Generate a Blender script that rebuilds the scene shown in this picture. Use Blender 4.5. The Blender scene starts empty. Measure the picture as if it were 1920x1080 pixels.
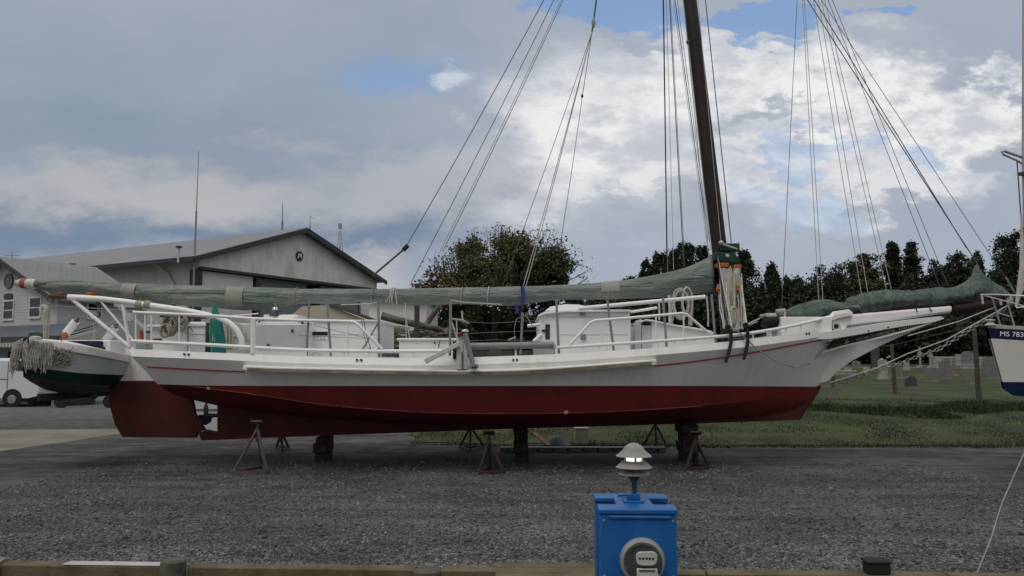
import bpy, bmesh, math, random
import numpy as np
from mathutils import Vector, Matrix, Euler, noise
R = math.radians
S = bpy.context.scene
COL = S.collection
random.seed(7)
# ---------------------------------------------------------------- camera
F = 1500.0; CZ = 2.1; TH = math.atan(140/1500.0)
cam = bpy.data.cameras.new('camera'); cam.sensor_width = 36; cam.lens = 36*F/1920; cam.clip_end = 6000; cam.clip_start = .05
co = bpy.data.objects.new('camera', cam); COL.objects.link(co)
co.location = (0, 0, CZ); co.rotation_euler = (R(90)+TH, 0, 0); S.camera = co
CT, ST = math.cos(TH), math.sin(TH)
def ray(px, py):
    u = (px-960)/F; v = (540-py)/F
    return Vector((u, CT-v*ST, ST+v*CT))
def P(px, py, Y):                                   # point seen at a pixel, at depth Y
    d = ray(px, py); t = Y/d.y
    return Vector((d.x*t, Y, CZ+d.z*t))
def G(px, py, z=0.0):                               # point seen at a pixel, at height z
    d = ray(px, py); t = (z-CZ)/d.z
    return Vector((d.x*t, d.y*t, z))
# ---------------------------------------------------------------- world, sun, exposure
W = bpy.data.worlds.new('World'); S.world = W; W.use_nodes = True
nt = W.node_tree; nt.nodes.clear()
class NG:
    def __init__(s, nt): s.nt = nt; s.L = nt.links
    def n(s, t, **k):
        x = s.nt.nodes.new(t)
        for a, b in k.items(): setattr(x, a, b)
        return x
    def put(s, sock, v):
        if hasattr(v, 'is_output'): s.L.new(v, sock)
        else: sock.default_value = v
    def m(s, op, a, b=None, c=None, clamp=False):
        x = s.n('ShaderNodeMath', operation=op, use_clamp=clamp)
        s.put(x.inputs[0], a)
        if b is not None: s.put(x.inputs[1], b)
        if c is not None: s.put(x.inputs[2], c)
        return x.outputs[0]
    def mix(s, f, a, b):
        x = s.n('ShaderNodeMix', data_type='RGBA')
        s.put(x.inputs[0], f)
        for i, v in ((6, a), (7, b)):
            if not hasattr(v, 'is_output') and len(v) == 3: v = (*v, 1)
            s.put(x.inputs[i], v)
        return x.outputs[2]
    def ss(s, v, lo, hi):
        x = s.n('ShaderNodeMapRange', interpolation_type='SMOOTHSTEP')
        s.put(x.inputs[0], v); x.inputs[1].default_value = lo; x.inputs[2].default_value = hi
        return x.outputs[0]
    def noise(s, vec, scale, detail=6, rough=.55, dist=0):
        x = s.n('ShaderNodeTexNoise'); s.put(x.inputs['Vector'], vec)
        x.inputs['Scale'].default_value = scale; x.inputs['Detail'].default_value = detail
        x.inputs['Roughness'].default_value = rough; x.inputs['Distortion'].default_value = dist
        return x.outputs[0]
g = NG(nt)
SUN_EL, SUN_AZ = R(58), R(214)                      # sun direction: behind the camera, to the left
sky = g.n('ShaderNodeTexSky', sky_type='NISHITA', sun_disc=False, sun_elevation=SUN_EL, sun_rotation=SUN_AZ)
tc = g.n('ShaderNodeTexCoord'); sx = g.n('ShaderNodeSeparateXYZ'); g.L.new(tc.outputs['Generated'], sx.inputs[0])
yy = g.m('MAXIMUM', g.m('ABSOLUTE', sx.outputs[1]), .02)
U = g.m('DIVIDE', sx.outputs[0], yy); V = g.m('DIVIDE', sx.outputs[2], yy)
# cloud coordinates on a flat cloud base
zz = g.m('ADD', g.m('MAXIMUM', sx.outputs[2], 0.0), .22)
cv = g.n('ShaderNodeCombineXYZ')
g.put(cv.inputs[0], g.m('DIVIDE', sx.outputs[0], zz)); g.put(cv.inputs[1], g.m('MULTIPLY', g.m('DIVIDE', sx.outputs[1], zz), 1.0)); g.put(cv.inputs[2], 3.1)
cl = g.noise(cv.outputs[0], 1.25, 9, .58, .35)
cl2 = g.noise(cv.outputs[0], 3.6, 8, .6, .2)
cl3 = g.noise(cv.outputs[0], .7, 3, .5)
sv = g.n('ShaderNodeCombineXYZ'); g.put(sv.inputs[0], U); g.put(sv.inputs[1], g.m('MULTIPLY', V, 1.9)); g.put(sv.inputs[2], .7)
sv2 = g.n('ShaderNodeCombineXYZ'); g.put(sv2.inputs[0], U); g.put(sv2.inputs[1], g.m('MULTIPLY', V, 1.9)); g.put(sv2.inputs[2], 5.7)
wA = g.noise(sv.outputs[0], 5.0, 7, .62); wB = g.noise(sv2.outputs[0], 5.0, 7, .62); wC = g.noise(sv2.outputs[0], 13, 7, .65)
dU = g.m('MULTIPLY', g.m('SUBTRACT', wA, .5), .42); dV = g.m('MULTIPLY', g.m('SUBTRACT', wB, .5), .24)
dn = g.m('SUBTRACT', wC, .5); dn1 = g.m('SUBTRACT', cl, .5)
def blob(px, py, rx, ry, wob=1.0):
    q = ray(px, py); u0 = q.x/q.y; v0 = q.z/q.y
    a = g.m('DIVIDE', g.m('SUBTRACT', g.m('ADD', U, g.m('MULTIPLY', dU, wob)), u0), rx/F); b = g.m('DIVIDE', g.m('SUBTRACT', g.m('ADD', V, g.m('MULTIPLY', dV, wob)), v0), ry/F)
    d = g.m('SQRT', g.m('ADD', g.m('MULTIPLY', a, a), g.m('MULTIPLY', b, b)))
    d = g.m('ADD', d, g.m('MULTIPLY', dn, 1.1*wob)); d = g.m('ADD', d, g.m('MULTIPLY', dn1, .6*wob))
    return d
def msk(d, lo=1.1, hi=.6): return g.ss(d, lo, hi)
def mx(*a):
    r = a[0]
    for b in a[1:]: r = g.m('MAXIMUM', r, b)
    return r
K = 10.0                                            # background strength is .1, so cloud colours are x10
def c10(r, gg, b, k=1.0): return tuple(((v/255+.055)/1.055)**2.4*K*k if v > 10 else 0 for v in (r, gg, b))
base = g.mix(g.ss(cl, .34, .70), c10(148, 161, 177), c10(166, 174, 187))
base = g.mix(g.m('MULTIPLY', g.ss(V, .62, .25), g.ss(U, -.2, .25)), base, c10(168, 176, 190))
# darker blue-grey bank low on the left and behind the trees
bank = mx(msk(blob(60, 425, 420, 80, .6), 1.25, .4), msk(blob(560, 425, 440, 60, .7), 1.3, .3), g.m('MULTIPLY', msk(blob(250, 280, 520, 110, .6), 1.3, .3), .45))
base = g.mix(g.m('MULTIPLY', bank, .95), base, c10(117, 136, 158))
# pale cream band
cream = mx(msk(blob(260, 350, 380, 60, .75), 1.35, .25), g.m('MULTIPLY', msk(blob(760, 330, 380, 80, 1), 1.3, .2), .8), g.m('MULTIPLY', msk(blob(680, 495, 140, 45, .8), 1.3, .3), .9))
base = g.mix(g.m('MULTIPLY', cream, .55), base, c10(200, 195, 190))
base = g.mix(g.m('MULTIPLY', msk(blob(1330, 240, 620, 260, .8), 1.3, .2), .5), base, c10(188, 193, 202))
# bright cumulus on the right
br = mx(msk(blob(1290, 150, 270, 130, 1.0), 1.2, .35), msk(blob(1080, 260, 190, 190, 1.0), 1.25, .3), msk(blob(1560, 170, 260, 130, 1.1), 1.15, .45), msk(blob(1700, 240, 220, 90, 1.4)), msk(blob(1850, 190, 140, 60, 1.2)), g.m('MULTIPLY', msk(blob(1230, 330, 320, 90, 1.1), 1.3, .4), .8), g.m('MULTIPLY', msk(blob(1650, 330, 340, 70, 1.6)), .7))
brc = g.mix(g.ss(wC, .36, .6), c10(200, 204, 211), c10(243, 243, 242))
base = g.mix(g.m('MULTIPLY', br, .92), base, brc)
shade = mx(msk(blob(1760, 105, 280, 65, 1.1), 1.2, .4), msk(blob(1480, 235, 130, 30, 1.4), 1.2, .5), msk(blob(1130, 80, 120, 26, 1.2), 1.2, .5), g.m('MULTIPLY', msk(blob(1180, 430, 300, 60, 1.2)), .6), g.m('MULTIPLY', msk(blob(1750, 420, 260, 60, 1.2)), .6))
base = g.mix(g.m('MULTIPLY', shade, .75), base, c10(160, 170, 186))
# holes to the blue
hol = mx(g.m('MULTIPLY', msk(blob(735, 140, 150, 42, .5), 1.3, .0), .8), msk(blob(1190, 18, 200, 62, .75), 1.05, .7), msk(blob(1420, 40, 110, 60, 1.2), 1.05, .75), msk(blob(1650, 42, 65, 28, 1.0), 1.05, .6), g.m('MULTIPLY', msk(blob(1400, 95, 60, 18, 1.0), 1.1, .6), .8), g.m('MULTIPLY', msk(blob(1620, 285, 170, 24, 1.2), 1.1, .5), .5), g.m('MULTIPLY', msk(blob(1480, 365, 120, 40, 1.2)), .4))
blue = g.n('ShaderNodeMixRGB', blend_type='MULTIPLY'); blue.inputs[0].default_value = 1
g.L.new(sky.outputs[0], blue.inputs[1]); blue.inputs[2].default_value = (.9, 1.1, 1.3, 1)
blo = g.mix(.45, blue.outputs[0], c10(150, 185, 228))
base = g.mix(g.m('MULTIPLY', hol, .85), base, blo)
# a small bright puff by the left hole
base = g.mix(g.m('MULTIPLY', mx(msk(blob(832, 143, 34, 17, .45), 1.3, .2), msk(blob(1530, 300, 30, 11, .4), 1.3, .2)), .7), base, c10(215, 220, 226))
# unseen sky overhead and behind the camera: bright, warmer cloud added as light
up = mx(g.ss(V, .62, 1.3), g.ss(sx.outputs[1], .12, -.1))
base = g.mix(up, base, g.mix(g.ss(sx.outputs[2], .1, .75), c10(148, 150, 151), c10(226, 223, 219)))
# below the horizon: dull ground light
base = g.mix(g.ss(sx.outputs[2], .0, -.04), base, c10(70, 75, 78))
bg = g.n('ShaderNodeBackground'); g.L.new(base, bg.inputs[0]); bg.inputs[1].default_value = .1
wo = g.n('ShaderNodeOutputWorld'); g.L.new(bg.outputs[0], wo.inputs[0])
W.cycles.sampling_method = 'MANUAL'; W.cycles.sample_map_resolution = 512
sl = bpy.data.lights.new('sun', 'SUN'); sl.energy = .85; sl.angle = R(22); sl.color = (1, .965, .915)
so = bpy.data.objects.new('sun', sl); COL.objects.link(so)
sd = Vector((math.sin(SUN_AZ)*math.cos(SUN_EL), math.cos(SUN_AZ)*math.cos(SUN_EL), math.sin(SUN_EL)))
so.rotation_euler = sd.to_track_quat('Z', 'Y').to_euler()
S.view_settings.view_transform = 'Standard'; S.view_settings.look = 'None'; S.view_settings.exposure = 0; S.view_settings.gamma = 1
S.cycles.use_denoising = True; S.cycles.max_bounces = 6; S.cycles.diffuse_bounces = 3; S.cycles.glossy_bounces = 3
S.cycles.transparent_max_bounces = 6
try: S.cycles.use_light_tree = True
except Exception: pass
# ---------------------------------------------------------------- materials
def lin(r, gg, b): return tuple((v/255/12.92 if v < 10.3 else ((v/255+.055)/1.055)**2.4) for v in (r, gg, b))
MATS = {}
def mat(name, col, rough=.6, var=.15, scale=3.0, bump=0, bscale=25, metal=0, col2=None, spec=.4, island=0, streak=0, wave=None, folds=None):
    m = bpy.data.materials.new(name); m.use_nodes = True; MATS[name] = m
    q = NG(m.node_tree); b = m.node_tree.nodes['Principled BSDF']
    t = q.n('ShaderNodeTexCoord'); v = t.outputs['Object']
    n1 = q.noise(v, scale, 6, .6)
    f = q.ss(n1, .32, .68)
    if streak:
        mp = q.n('ShaderNodeMapping'); q.L.new(v, mp.inputs[0]); mp.inputs['Scale'].default_value = (streak, streak, .25)
        n2 = q.noise(mp.outputs[0], 2.0, 5, .6); f = q.m('MULTIPLY', f, q.ss(n2, .35, .65))
    a = tuple(c*(1-var) for c in col); c2 = col2 if col2 else tuple(min(1, c*(1+var)) for c in col)
    c = q.mix(f, a if not col2 else col, c2)
    if island:
        gn = q.n('ShaderNodeNewGeometry'); r = gn.outputs['Random Per Island']
        h = q.n('ShaderNodeHueSaturation'); q.L.new(c, h.inputs['Color'])
        q.put(h.inputs['Value'], q.m('ADD', q.m('MULTIPLY', r, island), 1-island/2))
        q.put(h.inputs['Hue'], q.m('ADD', q.m('MULTIPLY', r, -.03), .515))
        c = h.outputs[0]
    q.L.new(c, b.inputs['Base Color'])
    b.inputs['Roughness'].default_value = rough; b.inputs['Metallic'].default_value = metal
    b.inputs['Specular IOR Level'].default_value = spec
    if folds:
        mp = q.n('ShaderNodeMapping'); q.L.new(v, mp.inputs[0]); mp.inputs['Scale'].default_value = folds; mp.inputs['Rotation'].default_value = (0, .12, 0)
        h1 = q.noise(mp.outputs[0], 1.0, 4, .55, .8); h1 = q.m('SUBTRACT', 1, q.m('ABSOLUTE', q.m('MULTIPLY', q.m('SUBTRACT', h1, .5), 5)))
        h2 = q.noise(v, 5, 4, .6, 1.0); hh_ = q.m('ADD', h1, q.m('MULTIPLY', h2, .8))
        bp = q.n('ShaderNodeBump'); bp.inputs['Strength'].default_value = .9; bp.inputs['Distance'].default_value = .06
        q.L.new(hh_, bp.inputs['Height']); q.L.new(bp.outputs[0], b.inputs['Normal'])
    elif bump or wave:
        bp = q.n('ShaderNodeBump'); bp.inputs['Strength'].default_value = min(1, bump or .4); bp.inputs['Distance'].default_value = .02 if not wave else wave[2]
        if wave:                                    # corrugation: (axis scale vector, period, depth)
            mp = q.n('ShaderNodeSeparateXYZ'); q.L.new(v, mp.inputs[0])
            s1 = q.m('ADD', q.m('MULTIPLY', mp.outputs[0], wave[0][0]), q.m('ADD', q.m('MULTIPLY', mp.outputs[1], wave[0][1]), q.m('MULTIPLY', mp.outputs[2], wave[0][2])))
            hgt = q.m('POWER', q.m('ABSOLUTE', q.m('SINE', q.m('MULTIPLY', s1, math.pi/wave[1]))), 8)
        else: hgt = q.noise(v, bscale, 5, .65)
        q.L.new(hgt, bp.inputs['Height']); q.L.new(bp.outputs[0], b.inputs['Normal'])
    return m
def emis(name, col, e):
    m = bpy.data.materials.new(name); m.use_nodes = True; b = m.node_tree.nodes['Principled BSDF']
    b.inputs['Base Color'].default_value = (*col, 1); b.inputs['Emission Color'].default_value = (*col, 1); b.inputs['Emission Strength'].default_value = e
    return m
white = mat('white boat paint', (.80, .795, .78), .45, 0, 1.3, .10, 7, col2=(.71, .70, .67), streak=3)
whitec = mat('clean white cabin paint', (.85, .85, .845), .4, .03, 2, .06, 12)
whited = mat('dirty white paint', (.62, .61, .57), .5, 0, 5, .15, 20, col2=(.45, .42, .36), streak=5)
greypt = mat('grey panel paint', (.52, .53, .54), .5, .05, 3, .05)
red = mat('red bottom paint', (.185, .019, .018), .6, 0, 1.1, .15, 12, col2=(.115, .014, .013), streak=1.5)
stripe = mat('red stripe paint', (.26, .012, .018), .45, .1)
rubw = mat('weathered guard timber', (.15, .12, .08), .8, .25, 2.2, .4, 30, col2=(.30, .26, .19))
canvas = mat('faded green canvas', (.16, .205, .178), .85, 0, 1.1, col2=(.235, .262, .24), folds=(.8, 3, 6))
canvasd = mat('dark green canvas', (.085, .135, .11), .85, 0, 2.0, col2=(.15, .195, .17), folds=(5.5, 3, 1.4))
canvasg = mat('patched pale canvas', (.27, .27, .24), .85, .1, 3, .2, 22)
dkgreen = mat('dark green paint', (.010, .045, .032), .45, .2)
dkgreen2 = mat('bottle green cover', (.02, .075, .055), .7, .2, 8, .2)
steel = mat('galvanised steel', (.30, .31, .31), .45, .12, 8, .1, 40, metal=.5)
dsteel = mat('dark steel', (.09, .095, .095), .5, .2, 8, metal=.4)
rust = mat('rusty steel', (.055, .034, .025), .9, .3, 9, .4, 40, col2=(.03, .024, .022))
black = mat('black rubber', (.012, .012, .012), .7, .1)
rope = mat('weathered rope', (.36, .33, .27), .9, .2, 14, .5, 90)
ropew = mat('pale rope', (.5, .49, .46), .9, .15, 14, .5, 90)
wire = mat('rigging wire', (.12, .12, .12), .5, .1, metal=.3)
woodd = mat('dark varnished mast', (.012, .008, .008), .55, .3, 3, .1, 20, col2=(.024, .014, .012))
orange = mat('orange varnished wood', (.36, .11, .02), .5, .2, 10)
teal = mat('teal plastic', (.01, .19, .15), .5, .08, 3)
timber = mat('weathered timber', (.085, .070, .036), .9, 0, 3, .6, 30, col2=(.15, .125, .075))
timberd = mat('dark timber', (.035, .028, .02), .9, .3, 6, .5)
bark = mat('bark', (.07, .055, .042), .95, .3, 4, .8, 14)
log = mat('grey bare log', (.12, .11, .095), .95, .45, 3, .8, 10)
glass = mat('dark glass', (.015, .02, .022), .08, .1, spec=.8)
concrete = mat('concrete', (.20, .185, .15), .9, .12, .7, .3, 30)
blueb = mat('blue powder coat', (.003, .095, .33), .45, 0, 5, .06, 60, col2=(.012, .125, .36), streak=8)
# ---------------------------------------------------------------- mesh helpers
ORG = {}
class MB:
    def __init__(s): s.v = []; s.f = []; s.mi = []
    def add(s, vs, fs, mi=0):
        k = len(s.v); s.v += [tuple(v) for v in vs]; s.f += [tuple(i+k for i in f) for f in fs]; s.mi += [mi]*len(fs); return s
    def hexa(s, p, mi=0):       # p: bottom 4 then top 4
        return s.add(p, [(3, 2, 1, 0), (4, 5, 6, 7), (0, 1, 5, 4), (1, 2, 6, 5), (2, 3, 7, 6), (3, 0, 4, 7)], mi)
    def box(s, c, d, rz=0, mi=0, M=None):
        c = Vector(c); x, y, z = d[0]/2, d[1]/2, d[2]/2
        M = M or Matrix.Rotation(rz, 3, 'Z')
        return s.hexa([c+M@Vector(q) for q in ((-x, -y, -z), (x, -y, -z), (x, y, -z), (-x, y, -z), (-x, -y, z), (x, -y, z), (x, y, z), (-x, y, z))], mi)
    def pbox(s, x0, y0, x1, y1, Y0, Y1, mi=0):      # a box whose front face spans those pixels at depth Y0
        a = P(x0, y1, Y0); b = P(x1, y1, Y0); c = P(x1, y0, Y0); d = P(x0, y0, Y0)
        e = Vector((0, Y1-Y0, 0)); a2, b2, c2, d2 = a+e, b+e, c+e, d+e
        return s.hexa([a, b, b2, a2, d, c, c2, d2], mi)
    def prism(s, pts, e, mi=0):                     # polygon extruded by vector e
        e = Vector(e); n = len(pts); pts = [Vector(p) for p in pts]
        vs = pts+[p+e for p in pts]
        fs = [tuple(range(n)), tuple(range(2*n-1, n-1, -1))]+[(i, i+n, (i+1) % n+n, (i+1) % n) for i in range(n)]
        return s.add(vs, fs, mi)
    def pprism(s, pix, Y, t, mi=0): return s.prism([P(a, b, Y) for a, b in pix], (0, t, 0), mi)
    def bar(s, a, b, w, h=None, mi=0, up=(0, 0, 1)):
        a, b = Vector(a), Vector(b); h = h or w; d = (b-a).normalized(); up = Vector(up)
        if abs(d.dot(up)) > .98: up = Vector((1, 0, 0))
        x = d.cross(up).normalized()*w/2; y = x.cross(d).normalized()*h/2
        return s.hexa([a-x-y, a+x-y, b+x-y, b-x-y, a-x+y, a+x+y, b+x+y, b-x+y], mi)
    def tube(s, pts, r, n=8, mi=0, cap=True):
        pts = [Vector(p) for p in pts]; m = len(pts); rs = r if hasattr(r, '__len__') else [r]*m
        vs = []; fs = []; ref = None
        for i, p in enumerate(pts):
            d = (pts[min(i+1, m-1)]-pts[max(i-1, 0)])
            d = d.normalized() if d.length > 1e-9 else Vector((0, 0, 1))
            if ref is None: ref = Vector((0, 0, 1)) if abs(d.z) < .9 else Vector((1, 0, 0))
            x = d.cross(ref)
            if x.length < 1e-4: x = d.cross(Vector((1, .3, 0)))
            x.normalize(); y = x.cross(d).normalized(); ref = y
            for k in range(n):
                a = 2*math.pi*k/n; vs.append(p+(x*math.cos(a)+y*math.sin(a))*rs[i])
        for i in range(m-1):
            for k in range(n): fs.append((i*n+k, i*n+(k+1) % n, (i+1)*n+(k+1) % n, (i+1)*n+k))
        if cap: fs += [tuple(range(n-1, -1, -1)), tuple((m-1)*n+k for k in range(n))]
        return s.add(vs, fs, mi)
    def lathe(s, c, prof, n=24, axis=(0, 0, 1), mi=0):   # prof: (radius, offset along axis)
        c = Vector(c); ax = Vector(axis).normalized(); ref = Vector((0, 0, 1)) if abs(ax.z) < .9 else Vector((1, 0, 0))
        x = ax.cross(ref).normalized(); y = ax.cross(x)
        vs = []; fs = []; m = len(prof)
        for r, h in prof:
            for k in range(n):
                a = 2*math.pi*k/n; vs.append(c+ax*h+(x*math.cos(a)+y*math.sin(a))*max(r, 1e-4))
        for i in range(m-1):
            for k in range(n): fs.append((i*n+k, i*n+(k+1) % n, (i+1)*n+(k+1) % n, (i+1)*n+k))
        fs += [tuple(range(n-1, -1, -1)), tuple((m-1)*n+k for k in range(n))]
        return s.add(vs, fs, mi)
    def grid(s, rows, mi=0, close=False):
        m = len(rows); n = len(rows[0]); vs = [p for r in rows for p in r]; fs = []
        for i in range(m-1):
            for k in range(n if close else n-1): fs.append((i*n+k, i*n+(k+1) % n, (i+1)*n+(k+1) % n, (i+1)*n+k))
        return s.add(vs, fs, mi)
    def build(s, name, mats, parent=None, org=None, bevel=0, ang=38, sub=0):
        if parent is not None: o0 = ORG.get(parent.name, Vector((0, 0, 0)))
        else: o0 = Vector(org) if org is not None else Vector((0, 0, 0))
        me = bpy.data.meshes.new(name); me.from_pydata([tuple(Vector(v)-o0) for v in s.v], [], s.f); me.update()
        bm = bmesh.new(); bm.from_mesh(me); bmesh.ops.recalc_face_normals(bm, faces=bm.faces); bm.to_mesh(me); bm.free()
        mats = mats if isinstance(mats, (list, tuple)) else [mats]
        for m in mats: me.materials.append(m)
        me.polygons.foreach_set('material_index', s.mi[:len(me.polygons)])
        me.polygons.foreach_set('use_smooth', [True]*len(me.polygons)); me.set_sharp_from_angle(angle=R(ang))
        o = bpy.data.objects.new(name, me); COL.objects.link(o)
        if parent is not None: o.parent = parent
        else: o.location = o0
        ORG[o.name] = o0
        if bevel:
            md = o.modifiers.new('bevel', 'BEVEL'); md.width = bevel; md.segments = 2; md.limit_method = 'ANGLE'; md.angle_limit = R(50)
        return o
def tag(o, label=None, cat=None, group=None, kind=None):
    if label: o['label'] = label
    if cat: o['category'] = cat
    if group: o['group'] = group
    if kind: o['kind'] = kind
    return o
def thing(name, loc, label, cat, group=None):
    o = bpy.data.objects.new(name, None); COL.objects.link(o); o.location = loc; o.empty_display_size = .2
    ORG[o.name] = Vector(loc); return tag(o, label, cat, group)
def text(name, s, size, M, m, parent=None, ext=.002, org=None, align='CENTER', sx=1.0):
    cu = bpy.data.curves.new(name, 'FONT'); cu.body = s; cu.size = size; cu.extrude = ext; cu.align_x = align; cu.align_y = 'CENTER'
    t = bpy.data.objects.new('tmp', cu); COL.objects.link(t); bpy.context.view_layer.update()
    me = bpy.data.meshes.new_from_object(t.evaluated_get(bpy.context.evaluated_depsgraph_get())); bpy.data.objects.remove(t)
    o0 = ORG.get(parent.name, Vector()) if parent is not None else Vector(org or (0, 0, 0))
    me.transform(Matrix.Translation(-o0) @ M @ Matrix.Diagonal((sx, 1, 1, 1))); me.materials.clear(); me.materials.append(m)
    o = bpy.data.objects.new(name, me); COL.objects.link(o)
    if parent is not None: o.parent = parent
    else: o.location = o0
    ORG[o.name] = o0
    return o
def itp(tab, x):
    if x <= tab[0][0]: return tab[0][1]
    for (a, b), (c, d) in zip(tab, tab[1:]):
        if x <= c:
            t = (x-a)/(c-a); return b+(d-b)*t
    return tab[-1][1]
def smt(tab, x):                                    # catmull-rom through a table
    n = len(tab)
    if x <= tab[0][0]: return tab[0][1]
    if x >= tab[-1][0]: return tab[-1][1]
    for i in range(n-1):
        if x <= tab[i+1][0]:
            x0, y0 = tab[i]; x1, y1 = tab[i+1]; h = x1-x0; t = (x-x0)/h
            m0 = (y1-tab[i-1][1])/(x1-tab[i-1][0]) if i > 0 else (y1-y0)/h
            m1 = (tab[i+2][1]-y0)/(tab[i+2][0]-x0) if i < n-2 else (y1-y0)/h
            t2, t3 = t*t, t*t*t
            return y0*(2*t3-3*t2+1)+m0*h*(t3-2*t2+t)+y1*(-2*t3+3*t2)+m1*h*(t3-t2)
def sstep(a, b, x):
    t = max(0, min(1, (x-a)/(b-a))); return t*t*(3-2*t)
def ORDN(i): return ['first', 'second', 'third', 'fourth', 'fifth', 'sixth', 'seventh', 'eighth', 'ninth', 'tenth', 'eleventh', 'twelfth', 'thirteenth', 'fourteenth', 'fifteenth', 'sixteenth', 'seventeenth', 'eighteenth', 'nineteenth', 'twentieth', 'twenty-first', 'twenty-second', 'twenty-third', 'twenty-fourth', 'twenty-fifth', 'twenty-sixth', 'twenty-seventh', 'twenty-eighth', 'twenty-ninth', 'thirtieth'][i]
# ---------------------------------------------------------------- terrain
def zt(x, y):
    f = sstep(-9-.12*max(0, y-20), -2-.05*max(0, y-20), x)
    return f*itp([(20.8, 0), (28, .42), (45, .75), (75, 1.7), (110, 2.15), (200, 2.3)], y) if y > 20.8 else 0.0
def GT(px, py):                                     # the terrain point seen at a pixel
    d = ray(px, py); y = 8.0
    while y < 400:
        t = y/d.y; z = CZ+d.z*t
        if z <= zt(d.x*t, y): return Vector((d.x*t, y, zt(d.x*t, y)))
        y += .1
    return Vector((d.x*110/d.y, 110, zt(0, 110)))
BL, BR = G(0, 1051, .05), G(1920, 1075, .05)        # the line of the bulkhead cap
def yb(x): return BL.y+(BR.y-BL.y)*(x-BL.x)/(BR.x-BL.x)
# ================================================================ ground
def ground_mat():
    m = bpy.data.materials.new('gravel'); m.use_nodes = True; q = NG(m.node_tree); b = m.node_tree.nodes['Principled BSDF']
    t = q.n('ShaderNodeTexCoord'); v = t.outputs['Object']
    def vor(sc):
        x = q.n('ShaderNodeTexVoronoi', feature='F1'); q.L.new(v, x.inputs['Vector']); x.inputs['Scale'].default_value = sc; return x
    v1 = vor(46); v2 = vor(90)
    hs = q.n('ShaderNodeSeparateColor'); q.L.new(v1.outputs['Color'], hs.inputs[0])
    hs2 = q.n('ShaderNodeSeparateColor'); q.L.new(v2.outputs['Color'], hs2.inputs[0])
    pebble = q.m('ADD', q.m('MULTIPLY', q.m('POWER', hs.outputs[0], 2.2), .62), q.m('MULTIPLY', hs2.outputs[0], .38))
    big = q.noise(v, .45, 5, .6); mid = q.noise(v, 2.2, 6, .65); big2 = q.noise(v, .16, 4, .5)
    sx_ = q.n('ShaderNodeSeparateXYZ'); q.L.new(v, sx_.inputs[0])
    c = q.mix(pebble, (.012, .0125, .013), (.20, .206, .208))
    # fine packed dirt in broad patches, looser stone elsewhere
    track = q.n('ShaderNodeMapping'); q.L.new(v, track.inputs[0]); track.inputs['Scale'].default_value = (.16, 1.1, 1)
    tr = q.noise(track.outputs[0], 1.0, 5, .6)
    wy = q.m('ADD', sx_.outputs[1], q.m('MULTIPLY', q.m('SUBTRACT', big, .5), 6))
    packed = q.m('MULTIPLY', q.ss(wy, 9.5, 16.5), q.m('ADD', q.m('MULTIPLY', q.ss(tr, .35, .6), .35), .6))
    pc = q.mix(q.ss(mid, .3, .7), (.035, .034, .033), (.092, .092, .091))
    c = q.mix(packed, c, pc)
    rb = q.m('MULTIPLY', q.m('MULTIPLY', q.ss(tr, .52, .66), q.ss(wy, 12.5, 15)), q.ss(sx_.outputs[0], -.5, 4))
    c = q.mix(q.m('MULTIPLY', rb, .6), c, (.06, .040, .030))
    tg = q.m('MULTIPLY', q.ss(big2, .47, .6), q.ss(wy, 15, 11))
    tgc = q.mix(pebble, (.02, .027, .028), (.20, .235, .235)); c = q.mix(q.m('MULTIPLY', tg, .75), c, tgc)
    bl = q.n('ShaderNodeMixRGB', blend_type='MULTIPLY'); bl.inputs[0].default_value = 1; q.L.new(c, bl.inputs[1])
    sh = q.n('ShaderNodeCombineXYZ'); ruts = q.n('ShaderNodeMapping'); q.L.new(v, ruts.inputs[0]); ruts.inputs['Scale'].default_value = (.07, 1.0, 1); ruts.inputs['Rotation'].default_value = (0, 0, .10)
    rt_ = q.noise(ruts.outputs[0], 2.3, 4, .6)
    k = q.m('MULTIPLY', q.m('ADD', q.m('MULTIPLY', q.ss(big, .3, .7), .75), .66), q.m('ADD', q.m('MULTIPLY', q.ss(rt_, .40, .52), .35), .72))
    for i in range(3): q.put(sh.inputs[i], k)
    q.L.new(sh.outputs[0], bl.inputs[2]); c = bl.outputs[0]
    far = q.ss(sx_.outputs[1], 24, 40); c = q.mix(far, c, q.mix(q.ss(mid, .3, .7), (.11, .118, .118), (.16, .168, .166)))
    q.L.new(c, b.inputs['Base Color']); b.inputs['Roughness'].default_value = .9; b.inputs['Specular IOR Level'].default_value = .25
    h = q.m('ADD', q.m('MULTIPLY', q.m('SUBTRACT', 1, v1.outputs['Distance']), .7), q.m('MULTIPLY', mid, .6))
    bp = q.n('ShaderNodeBump'); bp.inputs['Strength'].default_value = .8; bp.inputs['Distance'].default_value = .02
    q.L.new(h, bp.inputs['Height']); q.L.new(bp.outputs[0], b.inputs['Normal'])
    return m
gm = ground_mat()
XS = [-1500, -600, -300, -150, -100, -70]+[x*2 for x in range(-28, 29)]+[70, 100, 150, 300, 600, 1500]
VS = [0, .3, .8, 1.5, 2.5, 4, 6, 8, 10, 11, 11.6]+[12+i*.8 for i in range(24)]+[32, 34, 37, 40, 44, 48, 54, 60, 68, 78, 90, 105, 125, 150, 200, 300, 500, 900, 1800]
mb = MB()
mb.grid([[(x, yb(max(-60, min(60, x)))+.06+v, zt(x, yb(max(-60, min(60, x)))+.06+v)) for x in XS] for v in VS])
tag(mb.build('ground', gm), kind='structure')
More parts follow.
